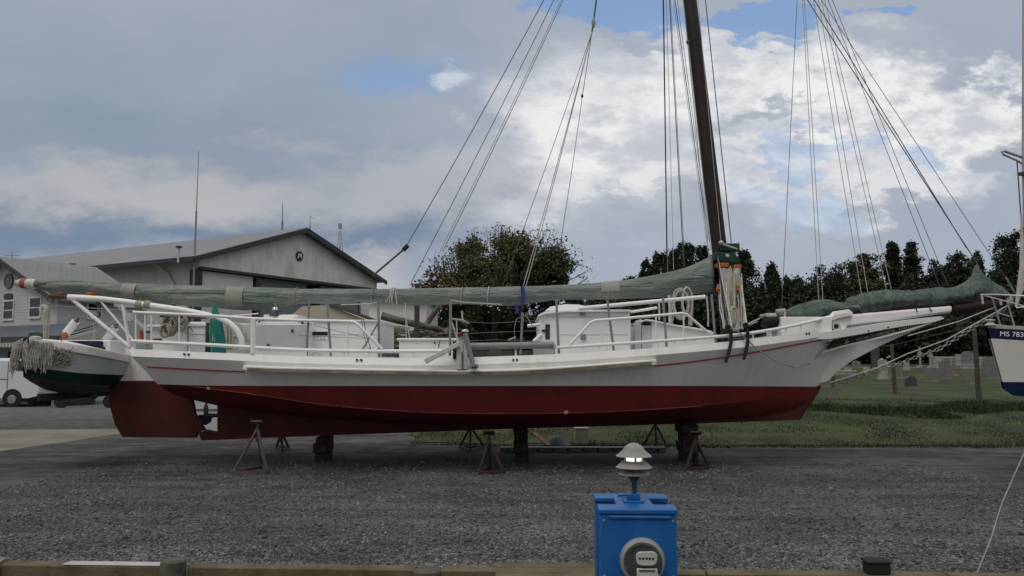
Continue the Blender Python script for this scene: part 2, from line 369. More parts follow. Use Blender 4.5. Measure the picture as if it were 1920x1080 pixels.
# grass on the rising land behind the boat
grassm = mat('mown grass', (.018, .031, .007), .95, 0, .45, .5, 14, col2=(.050, .070, .018))
def gedge(x): return 20.6+.35*noise.noise((x*.9, 0, 0))+.15*noise.noise((x*4, 3, 0))+(.9*max(0, 2.5-x) if x < 2.5 else 0)*.12
mb = MB(); rows = []
xs = [-2.5+.25*i for i in range(146)]+[34, 38, 45, 60, 90, 150, 300]
ys = [0, .25, .5, 1, 1.5, 2.2, 3, 4, 5, 6.5, 8, 10, 12, 14, 17, 20, 24, 29, 36, 45, 56, 70, 90, 120, 170, 400]
for v in ys: rows.append([(x-(.17*v if x < 0 else 0)+(.5*noise.noise((v*2.1, 0, 7)) if x < -2 else 0), gedge(x)+v, zt(x-(.17*v if x < 0 else 0), gedge(x)+v)+.02) for x in xs])
mb.grid(rows); tag(mb.build('grass', grassm), kind='structure')
# tufts: nobody could count them
rg = np.random.default_rng(3)
def blades(name, n, xr, fy, hr, m, w=.012, dens=None):
    x = rg.uniform(*xr, n*2); y = fy(x, rg.random(n*2))
    keep = np.abs(x/y) < .72; x, y = x[keep][:n], y[keep][:n]; n = len(x)
    z = np.array([zt(a, b) for a, b in zip(x, y)])+.01
    cl = np.array([noise.noise((a*.7, b*.7, 5)) for a, b in zip(x, y)])
    h = rg.uniform(*hr, n)*(1+1.2*np.clip(cl, -.6, 1)); an = rg.uniform(0, 6.28, n); lx = rg.normal(0, .35, n)*h; ly = rg.normal(0, .35, n)*h
    dx, dy = np.cos(an)*w, np.sin(an)*w
    v = np.stack([np.stack([x-dx, y-dy, z], 1), np.stack([x+dx, y+dy, z], 1), np.stack([x+lx, y+ly, z+h], 1)], 1).reshape(-1, 3)
    me = bpy.data.meshes.new(name); me.vertices.add(3*n); me.vertices.foreach_set('co', v.ravel())
    me.loops.add(3*n); me.loops.foreach_set('vertex_index', np.arange(3*n)); me.polygons.add(n); me.polygons.foreach_set('loop_start', np.arange(n)*3)
    me.polygons.foreach_set('loop_total', np.full(n, 3)); me.update(calc_edges=True); me.materials.append(m)
    o = bpy.data.objects.new(name, me); COL.objects.link(o); return tag(o, kind='stuff')
bladem = mat('grass blade', (.016, .027, .007), .8, 0, .5, col2=(.044, .057, .016), island=.6)
bladed = mat('tall weed blade', (.014, .030, .008), .85, 0, 1.2, col2=(.034, .054, .014), island=.5)
ge = np.vectorize(gedge)
o = blades('grass_tufts', 60000, (-2.6, 22), lambda x, r: ge(x)-.55+r**1.3*14.5, (.02, .055), bladem, .014)
tag(o, 'short green grass on the rise behind the boat', 'grass')
o = blades('tall_weeds', 9000, (9, 26), lambda x, r: 28.5+(r-.5)*3.2+1.2*np.sin(x*.8), (.06, .2), bladed, .025)
tag(o, 'dark unmown weeds along the foot of the wire fence', 'weeds')
# loose stones close to the bulkhead
def stones(n):
    ico = [(0, 0, 1), (.9, 0, .45), (.28, .85, .45), (-.72, .53, .45), (-.72, -.53, .45), (.28, -.85, .45), (.72, .53, -.45), (-.28, .85, -.45), (-.9, 0, -.45), (-.28, -.85, -.45), (.72, -.53, -.45)]
    fc = [(0, 1, 2), (0, 2, 3), (0, 3, 4), (0, 4, 5), (0, 5, 1), (1, 6, 2), (2, 7, 3), (3, 8, 4), (4, 9, 5), (5, 10, 1), (6, 7, 2), (7, 8, 3), (8, 9, 4), (9, 10, 5), (10, 6, 1)]
    ic = np.array(ico); f = np.array(fc)
    v = .09+rg.random(n)**2.6*9; x = rg.uniform(-8.5, 8.5, n); y = BL.y+(BR.y-BL.y)*(x-BL.x)/(BR.x-BL.x)+v
    sc = rg.gamma(5, .0018, n)+.004; an = rg.uniform(0, 6.28, n)
    st = np.stack([sc*rg.uniform(.8, 1.5, n), sc*rg.uniform(.7, 1.2, n), sc*rg.uniform(.45, .8, n)], 1)
    p = ic[None]*st[:, None]*rg.uniform(.8, 1.2, (n, len(ico), 1)); c, s_ = np.cos(an)[:, None], np.sin(an)[:, None]
    px = p[..., 0]*c-p[..., 1]*s_+x[:, None]; py = p[..., 0]*s_+p[..., 1]*c+y[:, None]; pz = p[..., 2]+sc[:, None]*.35
    vv = np.stack([px, py, pz], 2).reshape(-1, 3); ff = (f[None]+np.arange(n)[:, None, None]*len(ico)).reshape(-1)
    me = bpy.data.meshes.new('loose_gravel'); me.vertices.add(len(vv)); me.vertices.foreach_set('co', vv.ravel()); k = len(ff)//3
    me.loops.add(len(ff)); me.loops.foreach_set('vertex_index', ff); me.polygons.add(k); me.polygons.foreach_set('loop_start', np.arange(k)*3)
    me.polygons.foreach_set('loop_total', np.full(k, 3)); me.update(calc_edges=True)
    me.materials.append(mat('gravel stone', (.065, .068, .070), .85, 0, .8, col2=(.14, .146, .148), island=1.6))
    o = bpy.data.objects.new('loose_gravel', me); COL.objects.link(o); return tag(o, 'loose grey gravel stones lying along the wharf edge', 'gravel', kind='stuff')
stones(60000)
# concrete pad at the left
mb = MB(); pix = [(-500, 870), (0, 846), (120, 829), (232, 812), (232, 804), (0, 806), (-500, 806)]
mb.prism([G(a, b, .008) for a, b in pix], (0, 0, -.1)); tag(mb.build('pavement', mat('worn concrete', (.135, .125, .098), .9, 0, .5, .2, 30, col2=(.20, .19, .155))), kind='structure')
# water in front of the bulkhead
mb = MB(); mb.grid([[(-200, -60, -1.1), (200, -60, -1.1)], [(-200, yb(-200), -1.1), (200, yb(200), -1.1)]])
tag(mb.build('water', mat('dark harbour water', (.01, .018, .018), .06, .1, 2, .15, 5, spec=.6)), kind='structure')
# ---------------------------------------------------------------- bulkhead
bd = (Vector((BR.x, BR.y, 0))-Vector((BL.x, BL.y, 0))).normalized(); bn = Vector((-bd.y, bd.x, 0))
def B(px, off=0, z=0):                              # a point on the bulkhead line under that pixel column
    u = ray(px, 1060); k = u.x/u.y
    x = (BL.y-(BR.y-BL.y)/(BR.x-BL.x)*BL.x)*k/(1-(BR.y-BL.y)/(BR.x-BL.x)*k)
    p = Vector((x, yb(x), z)); return p+bn*off
bulk = thing('wharf_bulkhead', B(960, 0, -1), 'low weathered timber bulkhead along the gravel edge, in front of everything', 'bulkhead')
def beam(a, b, z0, z1, o0, o1, m, name, bev=.012):
    p = [B(a, o0, z0), B(b, o0, z0), B(b, o1, z0), B(a, o1, z0), B(a, o0, z1), B(b, o0, z1), B(b, o1, z1), B(a, o1, z1)]
    return MB().hexa(p).build(name, m, bulk, bevel=bev)
for a, b in ((-900, 316), (364, 782), (830, 1318), (1322, 1768), (1772, 2900)):
    beam(a, b, -.10, .05, -.17, .02, timber, 'cap_timber')
for a, b in ((-900, 314), (362, 782), (830, 1400), (1404, 2900)):
    beam(a, b, -.36, -.125, -.14, -.015, timber, 'wale_timber')
mb = MB(); 
for i in range(160):
    x = -1200+i*28; h = .02*random.random()
    mb.hexa([B(x, -.01-h, -2), B(x+27, -.01-h, -2), B(x+27, .05, -2), B(x, .05, -2), B(x, -.01-h, -.13), B(x+27, -.01-h, -.13), B(x+27, .05, -.13), B(x, .05, -.13)])
mb.build('sheet_planking', timberd, bulk)
def pile(px, w, top, m=timber):
    c = B(px, -.17, 0); mb = MB(); n = 14; rows = []
    for z, k in ((-2, 1), (top-.05, 1), (top-.012, .97), (top, .86), (top+.004, .4)):
        rows.append([c+Vector((math.cos(t)*w*k*(1+.05*noise.noise((math.cos(t), math.sin(t), px))), math.sin(t)*w*k*(1+.06*noise.noise((math.cos(t)*2, math.sin(t), px))), z)) for t in [6.2832*i/n for i in range(n)]])
    mb.grid(rows, close=True); mb.add(rows[-1], [tuple(range(n))]); mb.build('piling', m, bulk)
pilem = mat('mossy piling', (.065, .062, .045), .95, 0, 6, .6, 25, col2=(.11, .105, .085))
pile(339, .125, .12, pilem); pile(806, .14, .06, pilem); pile(2200, .13, .1, pilem); pile(-260, .13, .1, pilem)
o = beam(134, 315, .054, .062, -.165, -.02, mat('white composite strip', (.42, .42, .44), .6, .08, 6), 'cap_board', .003)
o['label'] = 'white board laid on the cap timber'
# dark bollard on the cap at the right
mb = MB(); c = B(1638, -.07, .052); mb.box(c+Vector((0, 0, .055)), (.22, .15, .11)); mb.box(c+Vector((0, 0, .12)), (.25, .18, .03))
tag(mb.build('mooring_cleat', black, org=c, bevel=.02), 'squat black mooring block on the wharf timber, right of the blue pedestal', 'mooring block')
# rope hitched round the cap at the far left
mb = MB()
for k in range(4):
    p = [B(-6+k*6, .03, .045)+Vector((0, 0, .02)), B(-4+k*6, -.06, .085), B(0+k*6, -.17, .075), B(6+k*5, -.20, 0), B(8+k*4, -.2, -.2)]
    mb.tube([p[0]]+p[1:], .011, 6)
tag(mb.build('mooring_rope', rope, org=B(5, -.1, .05)), 'loops of tan mooring rope hitched over the wharf timber at the left edge', 'rope')
# light line running up out of the picture on the right
a = B(1826, -.05, .06); b = P(1878, 945, a.y+.35); c = P(1925, 838, a.y+.6); d = c+(c-b)*1.2+Vector((0, 0, .12))
mb = MB(); mb.tube([a, a.lerp(b, .5)+Vector((.01, 0, -.02)), b, c, d], .006, 5)
tag(mb.build('dock_line', rope, org=a), 'thin slack line rising from the wharf timber at the right edge', 'line')
# ---------------------------------------------------------------- finger pier carrying the pedestal
PY = 3.85
pier = thing('finger_pier', (.6, 4.5, -1.2), 'timber finger pier under the blue power pedestal', 'pier')
mb = MB()
for i in range(34): 
    y = 1.2+i*.2; mb.box((.6, y, .17), (1.5, .185, .045))
mb.build('deck_planks', timber, pier, bevel=.004)
for x in (-.05, 1.25):
    mb = MB(); mb.bar((x, 1.1, .05), (x, 7.75, .05), .08, .2); mb.build('joist', timberd, pier)
for x, y in ((-.1, 1.6), (1.3, 1.6), (-.1, 6.6), (1.3, 6.6)):
    mb = MB(); mb.tube([(x, y, -2), (x, y, .1)], .12, 12); mb.build('piling', timberd, pier)
# ---------------------------------------------------------------- power pedestal
rzp = R(-2.5); fc = P(1196.5, 956, 3.8); topz = fc.z; Mp = Matrix.Rotation(rzp, 3, 'Z')
def pp(x, y, z): return Vector((fc.x, fc.y, 0))+Mp@Vector((x, y, 0))+Vector((0, 0, z))
ped = thing('power_pedestal', pp(0, .22, .19), 'bright blue dockside power pedestal with a round meter on its front', 'power pedestal')
wp = .355
mb = MB()
def hx(mb, x0, x1, y0, y1, z0, z1, mi=0): mb.hexa([pp(x0, y0, z0), pp(x1, y0, z0), pp(x1, y1, z0), pp(x0, y1, z0), pp(x0, y0, z1), pp(x1, y0, z1), pp(x1, y1, z1), pp(x0, y1, z1)], mi)
hx(mb, -wp/2, wp/2, 0, .13, .2, topz-.022); mb.build('front_cabinet', blueb, ped, bevel=.006)
mb = MB(); hx(mb, -wp/2, wp/2, .32, .45, .2, topz-.022); mb.build('rear_cabinet', blueb, ped, bevel=.006)
mb = MB(); hx(mb, -.085, .085, .131, .319, .2, topz-.025); mb.build('centre_column', blueb, ped, bevel=.004)
mb = MB(); e = .006
mb.prism([pp(x, y, topz-.02) for x, y in ((-wp/2-e, -e), (wp/2+e, -e), (wp/2+e, .136), (.088, .136), (.088, .314), (wp/2+e, .314), (wp/2+e, .456), (-wp/2-e, .456), (-wp/2-e, .314), (-.088, .314), (-.088, .136), (-wp/2-e, .136))], (0, 0, .022))
mb.build('top_cap', blueb, ped, bevel=.004)
mb = MB(); zc = P(1196, 970, 3.8).z; mb.tube([pp(-.135, 0, zc), pp(.15, 0, zc)], .0095, 10); mb.build('grip_moulding', blueb, ped)
mb = MB(); hx(mb, -.05, .05, .17, .28, topz+.001, topz+.012); hx(mb, -.032, .032, .19, .262, topz+.012, topz+.042); mb.build('lamp_base', blueb, ped, bevel=.004)
for sx_ in (-1, 1):
    for sy in (.18, .27): MB().lathe(pp(sx_*.041, sy, topz+.012), [(.006, 0), (.006, .004), (.001, .005)], 8).build('bolt', steel, ped)
mb = MB(); hx(mb, -.06, .04, .36, .40, topz+.003, topz+.012); mb.build('lid_catch', blueb, ped, bevel=.003)
for sx_ in (-.16, .16):
    for z_ in (topz-.05, topz-.30): MB().lathe(pp(sx_, -.0005, z_), [(.006, 0), (.005, .002), (.001, .003)], 8, Mp@Vector((0, -1, 0))).build('screw', steel, ped)
# meter
mc = P(1204.5, 1052, 3.79); nrm = (Mp@Vector((0, -1, 0)))
ml = Mp.inverted()@(Vector((mc.x, mc.y, 0))-Vector((fc.x, fc.y, 0))); mc = pp(ml.x, 0, mc.z); rr = 41.5*3.8/F
gal = mat('galvanised ring', (.42, .41, .39), .42, .12, 10, .1, 30, metal=.45)
meter = MB().lathe(mc, [(rr*1.0, 0), (rr*1.0, .016), (rr*.93, .028), (rr*.84, .03), (rr*.84, .02), (rr*.5, .018)], 48, nrm).build('meter_socket_ring', gal, ped)
gl = bpy.data.materials.new('meter glass'); gl.use_nodes = True; b = gl.node_tree.nodes['Principled BSDF']; b.inputs['Transmission Weight'].default_value = 1; b.inputs['Roughness'].default_value = .03; b.inputs['IOR'].default_value = 1.25; b.inputs['Base Color'].default_value = (.9, .92, .92, 1)
MB().lathe(mc, [(rr*.83, .021), (rr*.8, .07), (rr*.72, .105), (rr*.55, .12), (.001, .124)], 40, nrm).build('glass_cover', gl, meter)
xx = Mp@Vector((1, 0, 0))
def mp(x, z, d): return mc+xx*x+Vector((0, 0, z))+nrm*d
mb = MB().lathe(mc, [(rr*.76, .022), (rr*.76, .035), (.001, .036)], 32, nrm); mb.build('meter_body', dsteel, meter)
mb = MB(); pts = []
for i in range(28):
    t = 6.2832*i/28; pts.append(mp(.01+.043*math.copysign(abs(math.cos(t))**.55, math.cos(t)), .024+.026*math.copysign(abs(math.sin(t))**.75, math.sin(t)), .062))
mb.prism(pts, nrm*.012); reg = mb.build('dial_plate', mat('meter plate', (.62, .61, .58), .5, .03, 8), meter)
mb = MB()
for i in range(5):
    c = mp(-.018+i*.014, .026, .0755); mb.lathe(c, [(.0052, 0), (.0052, .0006), (.0042, .0006), (.0042, 0)], 14, nrm)
    a = [2.2, .6, 4.1, 5.3, 1.4][i]; mb.bar(c, c+(xx*math.cos(a)+Vector((0, 0, math.sin(a))))*.0048+nrm*.0008, .0012)
mb.build('dial', black, reg)
mb = MB(); mb.prism([mp(x, z, .055) for x, z in ((-.03, -.016), (.055, -.016), (.055, -.07), (-.03, -.07))], nrm*.012); mb.build('name_plate', mat('meter lower plate', (.55, .55, .53), .5, .03, 8), meter, bevel=.004)
mb = MB(); mb.prism([mp(x, z, .0685) for x, z in ((-.02, -.022), (.045, -.022), (.045, -.027), (-.02, -.027))], nrm*.002); mb.build('disc_slot', black, meter)
# pagoda lamp
lc = pp(0, .225, topz+.042)
lamp = thing('dock_lamp', lc, 'small lit grey pagoda lamp on a green stem, on top of the blue pedestal', 'lamp')
YL = lc.y; sc = YL/F
def lz(py): return P(1189, py, YL).z
lx = P(1189, 900, YL).x; lcx = Vector((lx, YL, 0))
lamp_g = mat('grey lamp plastic', (.26, .26, .25), .55, .1, 12)
MB().tube([lcx+Vector((0, 0, topz+.04)), lcx+Vector((0, 0, lz(905)))], .0095, 10).build('stem', steel, lamp)
MB().lathe(lcx, [(.012, lz(925)), (.012, lz(906)), (.03, lz(893)), (.036, lz(887)), (.02, lz(886))], 20).build('stem_collar', dkgreen2, lamp)
for nm, prof in (('lamp_cap', [(33*sc, lz(855)), (31*sc, lz(853)), (20*sc, lz(843.5)), (19.5*sc, lz(842)), (15*sc, lz(836)), (8*sc, lz(831.5)), (.001, lz(830))]),
                 ('louvre', [(33.5*sc, lz(876)), (31*sc, lz(874)), (22*sc, lz(864.5)), (12*sc, lz(863.5)), (12*sc, lz(865)), (30*sc, lz(876.5))]),
                 ('louvre', [(28.5*sc, lz(889)), (26*sc, lz(887)), (18*sc, lz(882)), (12*sc, lz(881)), (12*sc, lz(883)), (25*sc, lz(890))])):
    MB().lathe(lcx, prof, 36).build(nm, lamp_g, lamp)
MB().lathe(lcx, [(14*sc, lz(865)), (14*sc, lz(854))], 24).build('lens', emis('lit lens', (1, .97, .88), 1.15), lamp); MB().lathe(lcx, [(13*sc, lz(883)), (13*sc, lz(873))], 24).build('lens', mat('dim lens', (.12, .12, .10), .3), lamp)
for k in range(4):
    mb = MB(); a = -math.pi/2+k*math.pi/2+.02; p = lcx+Vector((math.cos(a)*17*sc, math.sin(a)*17*sc, 0)); mb.tube([p+Vector((0, 0, lz(884))), p+Vector((0, 0, lz(852)))], .005, 6); mb.build('louvre_rod', lamp_g, lamp)
# ================================================================ the skipjack
YC = 17.5
boat = thing('sailing_boat', (0, YC, 0), 'long white sailing boat with dark red bottom and green sail covers, propped on the gravel', 'sailing boat')
def zof(tab, X, Y):                                 # height at which a pixel curve passes over the point (X,Y)
    px = 960+F*X/Y
    for _ in range(3):
        py = smt(tab, px); z = P(px, py, Y).z; px = 960+F*X/(Y*CT+(z-CZ)*ST)
    return P(px, smt(tab, px), Y).z
T_TOP = [(240, 654), (400, 661), (560, 667.5), (800, 671), (950, 667.5), (1080, 662), (1250, 650.5), (1400, 637), (1500, 624), (1600, 609)]
T_KN = [(240, 668), (400, 674), (560, 681), (800, 685), (950, 681.5), (1080, 676), (1250, 664), (1400, 650.5), (1500, 637.5), (1600, 622)]
T_ST = [(270, 688), (460, 697), (800, 703), (1000, 702), (1230, 686), (1370, 668), (1500, 645), (1600, 626)]
T_WL = [(285, 720), (400, 723), (960, 723.5), (1300, 723.5), (1545, 725)]
T_CH = [(285, 721.5), (350, 724), (480, 740), (600, 758), (740, 770), (870, 775), (1070, 774), (1250, 766), (1400, 753), (1500, 738), (1545, 727)]
T_RB = [(285, 728), (420, 762), (600, 783), (900, 797), (1280, 789), (1400, 783), (1480, 770), (1530, 740), (1545, 728)]
HB_S = [(0, 1.72), (.2, 2.12), (.45, 2.36), (.6, 2.33), (.75, 2.03), (.86, 1.48), (.94, .78), (1, .10)]
HB_C = [(0, 1.40), (.2, 1.78), (.45, 1.98), (.6, 1.92), (.75, 1.55), (.86, .98), (.94, .45), (1, .06)]
XT = {'s': (-7.56, 7.28), 'k': (-7.48, 7.22), 'w': (-7.08, 6.62), 'c': (-7.06, 6.58), 'r': (-7.0, 6.56)}
N = 64
def st(c, t): a, b = XT[c]; return a+(b-a)*t
def station(t, sg=-1):
    hs, hc = smt(HB_S, t), smt(HB_C, t)
    Xc = st('c', t); zc = zof(T_CH, Xc, YC-hc)
    Xk = st('k', t); zk = zof(T_KN, Xk, YC-hs)
    Xw = st('w', t)
    hw = hc+(hs-hc)*.35
    for _ in range(3):
        zw = zof(T_WL, Xw, YC-hw); f = max(0, min(1, (zw-zc)/(zk-zc))); hw = hc+(hs-hc)*f
    zw = max(zw, zc+.004)
    Xs = st('s', t); ht = hs-.065*min(1, (1-t)*12+.2); zs = zof(T_TOP, Xs, YC-ht)
    Xr = st('r', t); zr = min(zof(T_RB, Xr, YC), zc-.01)
    return dict(r=(Xr, 0.06, zr), c=(Xc, hc, zc), w=(Xw, hw, zw), k=(Xk, hs, zk), s=(Xs, ht, zs))
ST_ = [station(i/N) for i in range(N+1)]
def V3(p, sg): return Vector((p[0], YC+sg*p[1], p[2]))
def lerp3(a, b, f): return tuple(x+(y-x)*f for x, y in zip(a, b))
mb1 = MB(); mb2 = MB(); mbb = MB()
for sg in (-1, 1):
    rows = []
    for s in ST_:
        rows.append([V3(lerp3(s['w'], s['k'], f), sg) for f in (0, .33, .66, 1)])
    mb1.grid(rows)
    rows = [[V3(s['k'], sg), V3(lerp3(s['k'], s['s'], .5), sg), V3(s['s'], sg), V3((s['s'][0], s['s'][1]-.10, s['s'][2]), sg), V3((s['s'][0], max(0, s['s'][1]-.10), s['s'][2]-.12), sg)] for s in ST_]
    mbb.grid(rows)
    rows = []
    for s in ST_:
        r, c, w = s['r'], s['c'], s['w']; pts = []
        for f in (0, .25, .5, .75, 1):
            q = lerp3(r, c, f); pts.append(V3((q[0], q[1], q[2]-.05*math.sin(math.pi*f)), sg))
        pts.append(V3(w, sg)); rows.append(pts)
    mb2.grid(rows)
topsides = mb1.build('topsides', white, boat, ang=60)
mbb.build('bulwark', white, boat, ang=25)
# deck and transom
mb = MB(); mb.grid([[V3((s['s'][0], s['s'][1]-.09, s['s'][2]-.10), -1), V3((s['s'][0], 0, s['s'][2]-.05), -1), V3((s['s'][0], s['s'][1]-.09, s['s'][2]-.10), 1)] for s in ST_])
mb.build('deck', mat('grey deck paint', (.40, .41, .40), .7, .1, 3), boat)
s0 = ST_[0]
MB().add([V3(s0['w'], -1), V3(s0['k'], -1), V3(s0['s'], -1), V3(s0['s'], 1), V3(s0['k'], 1), V3(s0['w'], 1)], [(0, 1, 2, 3, 4, 5)]).build('transom', white, boat)
mb2.add([V3(s0['w'], -1), V3(s0['c'], -1), V3(s0['r'], -1), V3(s0['r'], 1), V3(s0['c'], 1), V3(s0['w'], 1)], [(0, 1, 2, 3, 4, 5)])
mb2.build('bottom', red, boat, ang=25)
def hull_side(X, z):                                # outward half-breadth of the near topside at height z
    def xb(s):
        f = (z-s['w'][2])/max(.01, s['k'][2]-s['w'][2]); f = max(0, min(1.0, f)); return s['w'][0]+(s['k'][0]-s['w'][0])*f, s['w'][1]+(s['k'][1]-s['w'][1])*f
    a = xb(ST_[0])
    if X <= a[0]: return a[1]
    for s in ST_[1:]:
        b = xb(s)
        if X <= b[0]: return a[1]+(b[1]-a[1])*(X-a[0])/(b[0]-a[0])
        a = b
    return a[1]
def sy(px):                                         # depth of the near rail under a pixel column
    Y = 15.3
    for _ in range(6):
        X = (px-960)/F*Y; t = max(0, min(1, (X-XT['s'][0])/(XT['s'][1]-XT['s'][0]))); Y = YC-smt(HB_S, t)+.09
    return Y
# red cove stripe
def strip(tab, half, off, pxa, pxb, n=60):
    mb = MB(); rows = []
    for i in range(n+1):
        px = pxa+(pxb-pxa)*i/n; py = smt(tab, px); Y = sy(px); p = P(px, py, Y)
        for _ in range(6): Y = .5*Y+.5*(YC-hull_side(p.x, p.z)-off); p = P(px, py, Y)
        a = p+Vector((0, .0, half)); b = p-Vector((0, 0, half)); rows.append([a, b, b+Vector((0, .03, 0)), a+Vector((0, .03, 0))])
    mb.grid(rows, close=True); return mb
strip(T_ST, .014, .012, 276, 458).build('cove_stripe', stripe, boat); strip(T_ST, .014, .012, 1229, 1556).build('cove_stripe', stripe, boat)
# keel, forefoot, skeg with the propeller opening
kt = .16
def pk(pix): return [P(a, b, YC-kt/2) for a, b in pix]
mb = MB()
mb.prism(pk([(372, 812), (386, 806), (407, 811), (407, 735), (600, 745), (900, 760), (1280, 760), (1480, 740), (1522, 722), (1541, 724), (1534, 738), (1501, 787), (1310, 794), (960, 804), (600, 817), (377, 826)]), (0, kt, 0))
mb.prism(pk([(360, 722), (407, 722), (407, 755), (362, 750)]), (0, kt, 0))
redk = mat('shaded red keel paint', (.11, .013, .011), .7, 0, 1.3, .2, 12, col2=(.055, .010, .009)); mb.build('keel', redk, boat, bevel=.01)  # darker red: shade under the hull put into the keel and rudder colour
# rudder: white above, red below
rt = .10
def pr(pix, mi=0): return [P(a, b, YC-rt/2) for a, b in pix]
mb = MB()
mb.prism(pr([(205, 714.6), (207, 704), (212, 694), (219, 686), (227, 682), (235, 683), (235, 651), (246, 650), (262, 664), (300, 690), (300, 714.6)]), (0, rt, 0), 0)
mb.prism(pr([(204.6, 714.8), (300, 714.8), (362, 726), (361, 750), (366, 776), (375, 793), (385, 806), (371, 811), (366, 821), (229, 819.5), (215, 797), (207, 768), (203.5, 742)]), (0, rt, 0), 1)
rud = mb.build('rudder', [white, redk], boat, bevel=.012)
# propeller
pc = P(388, 779, YC); mb = MB(); mb.tube([P(410, 779, YC), pc+Vector((.02, 0, 0))], [.04, .045], 10); mb.lathe(pc+Vector((.03, 0, 0)), [(.05, 0), (.05, .08), (.001, .14)], 12, (-1, 0, 0)); hub = mb.build('propeller', dsteel, boat)
for a in (90, 210, 330):
    mb = MB(); rows = []
    for k in range(7):
        f = k/6; rr_ = .03+.30*f; w = .13*math.sin(math.pi*min(1, f*.9+.12))+.01; tw = .9-.5*f
        c = pc+Vector((-.03, math.cos(R(a))*rr_, math.sin(R(a))*rr_)); d = Vector((math.sin(tw), -math.sin(R(a))*math.cos(tw), math.cos(R(a))*math.cos(tw)))
        rows.append([c-d*w, c+d*w, c+d*w+Vector((.012, 0, 0)), c-d*w+Vector((.012, 0, 0))])
    mb.grid(rows, close=True); mb.add(rows[-1], [(0, 1, 2, 3)]); mb.build('propeller_blade', dsteel, hub)
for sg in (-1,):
    MB().tube([V3(s['c'], sg)+Vector((0, -.004, 0)) for s in ST_[3:52]], .009, 6).build('chine_highlight', mat('chine highlight red', (.28, .05, .045), .6, .3, 3), boat)  # thin lighter red line: a highlight painted along the chine
for px_ in (395, 1068):
    q_ = min(ST_, key=lambda s: abs(960+F*s['c'][0]/(YC-s['c'][1])-px_)); c_ = V3(q_['c'], -1); MB().lathe(c_+Vector((0, -.012, .02)), [(.03, 0), (.045, -.004), (.001, -.006)], 7, (0, 1, 0)).build('paint_chip', mat('chipped primer', (.4, .36, .33), .8), boat)
# guard timber amidships
T_G = [(455, 687), (520, 689.5), (860, 695), (1000, 692), (1230, 675.5)]
T_G2 = [(455, 693), (520, 697.5), (860, 703), (1000, 700.5), (1230, 683.5)]
mb = MB(); rows = []
for i in range(61):
    px = 455+(1231-455)*i/60; w = .15*min(1, (px-452)/22, (1234-px)/22)**.5; Y0 = sy(px)-.09; X = (px-960)/F*(Y0-w)
    t = P(px, smt(T_G, px), Y0-w); b = P(px, smt(T_G2, px), Y0-w)
    rows.append([Vector((t.x, Y0+.1, t.z+.035)), t, b, Vector((b.x, Y0+.1, b.z-.01))])
mb.grid(rows, close=True); mb.add(rows[0], [(3, 2, 1, 0)]); mb.add(rows[-1], [(0, 1, 2, 3)])
gm_ = []
mb.build('rub_rail', white, boat, ang=20)
mb = MB(); rows = []
for i in range(61):
    px = 463+(1222-463)*i/60; Y0 = sy(px)-.09-.155; t = P(px, smt(T_G, px)+1.8, Y0); b = P(px, smt(T_G2, px)-.3, Y0)
    rows.append([t, b, b+Vector((0, .05, 0)), t+Vector((0, .05, 0))])
mb.grid(rows, close=True); mb.add(rows[0], [(3, 2, 1, 0)]); mb.add(rows[-1], [(0, 1, 2, 3)]); mb.build('rub_rail_facing', rubw, boat, ang=20)
# scuppers
for a in ((345.5, 664), (353.5, 664.5), (669, 674.5), (677, 674.8), (962, 674.5), (969, 674.3), (1512, 625.5), (1517, 625)):
    p = P(*a, sy(a[0])-.03); h = .022
    for k in range(5): p = P(*a, YC-hull_side(p.x, min(p.z, 9))+.012)
    MB().lathe(p+Vector((0, .05, 0)), [(h, 0), (h, .065), (h*.7, .068)], 10, (0, -1, 0)).build('scupper', dsteel, boat)
# ---- rails on the bulwark
def railpath(tab, a, b, n, off=0): return [P(a+(b-a)*i/n, smt(tab, a+(b-a)*i/n), sy(a+(b-a)*i/n)+off) for i in range(n+1)]
T_R1 = [(246, 639.5), (400, 647), (560, 656), (700, 658.5), (845, 658)]
T_R2 = [(1040, 652), (1182, 643), (1310, 634), (1400, 625.5), (1480, 612), (1572, 590)]
MB().tube(railpath(T_R1, 246, 845, 30), .036, 8).build('log_rail', whitec, boat)
MB().tube(railpath(T_R2, 1044, 1560, 24), .032, 8).build('log_rail', whitec, boat)
def stan(px, pyt, pyb, m=whitec, r=.014, dx=0, nm='stanchion', off=0, mat2=None):
    Y = sy(px)+off; return MB().tube([P(px+dx, pyt, Y), P(px, pyb, Y)], r, 7).build(nm, m, boat)
for px in (312, 355, 492, 520, 541, 574, 592, 612, 645, 692, 776): stan(px, smt(T_R1, px), smt(T_TOP, px)+1)
for px in (1093, 1123, 1138, 1180, 1225, 1234, 1265, 1285, 1303, 1412, 1445, 1474, 1502, 1530): stan(px, smt(T_R2, px), smt(T_TOP, px)+1)
# upper pipe rails
def pipe(pix, r, m=whitec, nm='pipe_rail', off=0, n=8, par=None, Y=None):
    return MB().tube([P(a, b, Y if Y else sy(a)+off) for a, b in pix], r, n).build(nm, m, par or boat)
pipe([(250, 585.5), (400, 592), (475, 597.5), (560, 600.5), (655, 602.5), (664, 604), (672, 609), (716, 654)], .030)
for px, a, b in ((254.5, 586, 640), (272, 587, 641), (284, 590, 640), (336, 592, 644), (652, 602, 668), (587, 601, 622), (483, 598, 612)): stan(px, a, b, r=.016, nm='rail_post')
pipe([(475, 600), (474.5, 664)], .055, whitec, 'rail_post')
pipe([(1067, 648), (1107, 605), (1116, 601), (1182, 596), (1279, 587.5), (1288, 590), (1334, 629)], .028)
for px, a, b in ((1128, 600, 645), (1230, 592, 640), (1282, 589, 637), (1181, 596, 656)): stan(px, a, b, r=.015, nm='rail_post')
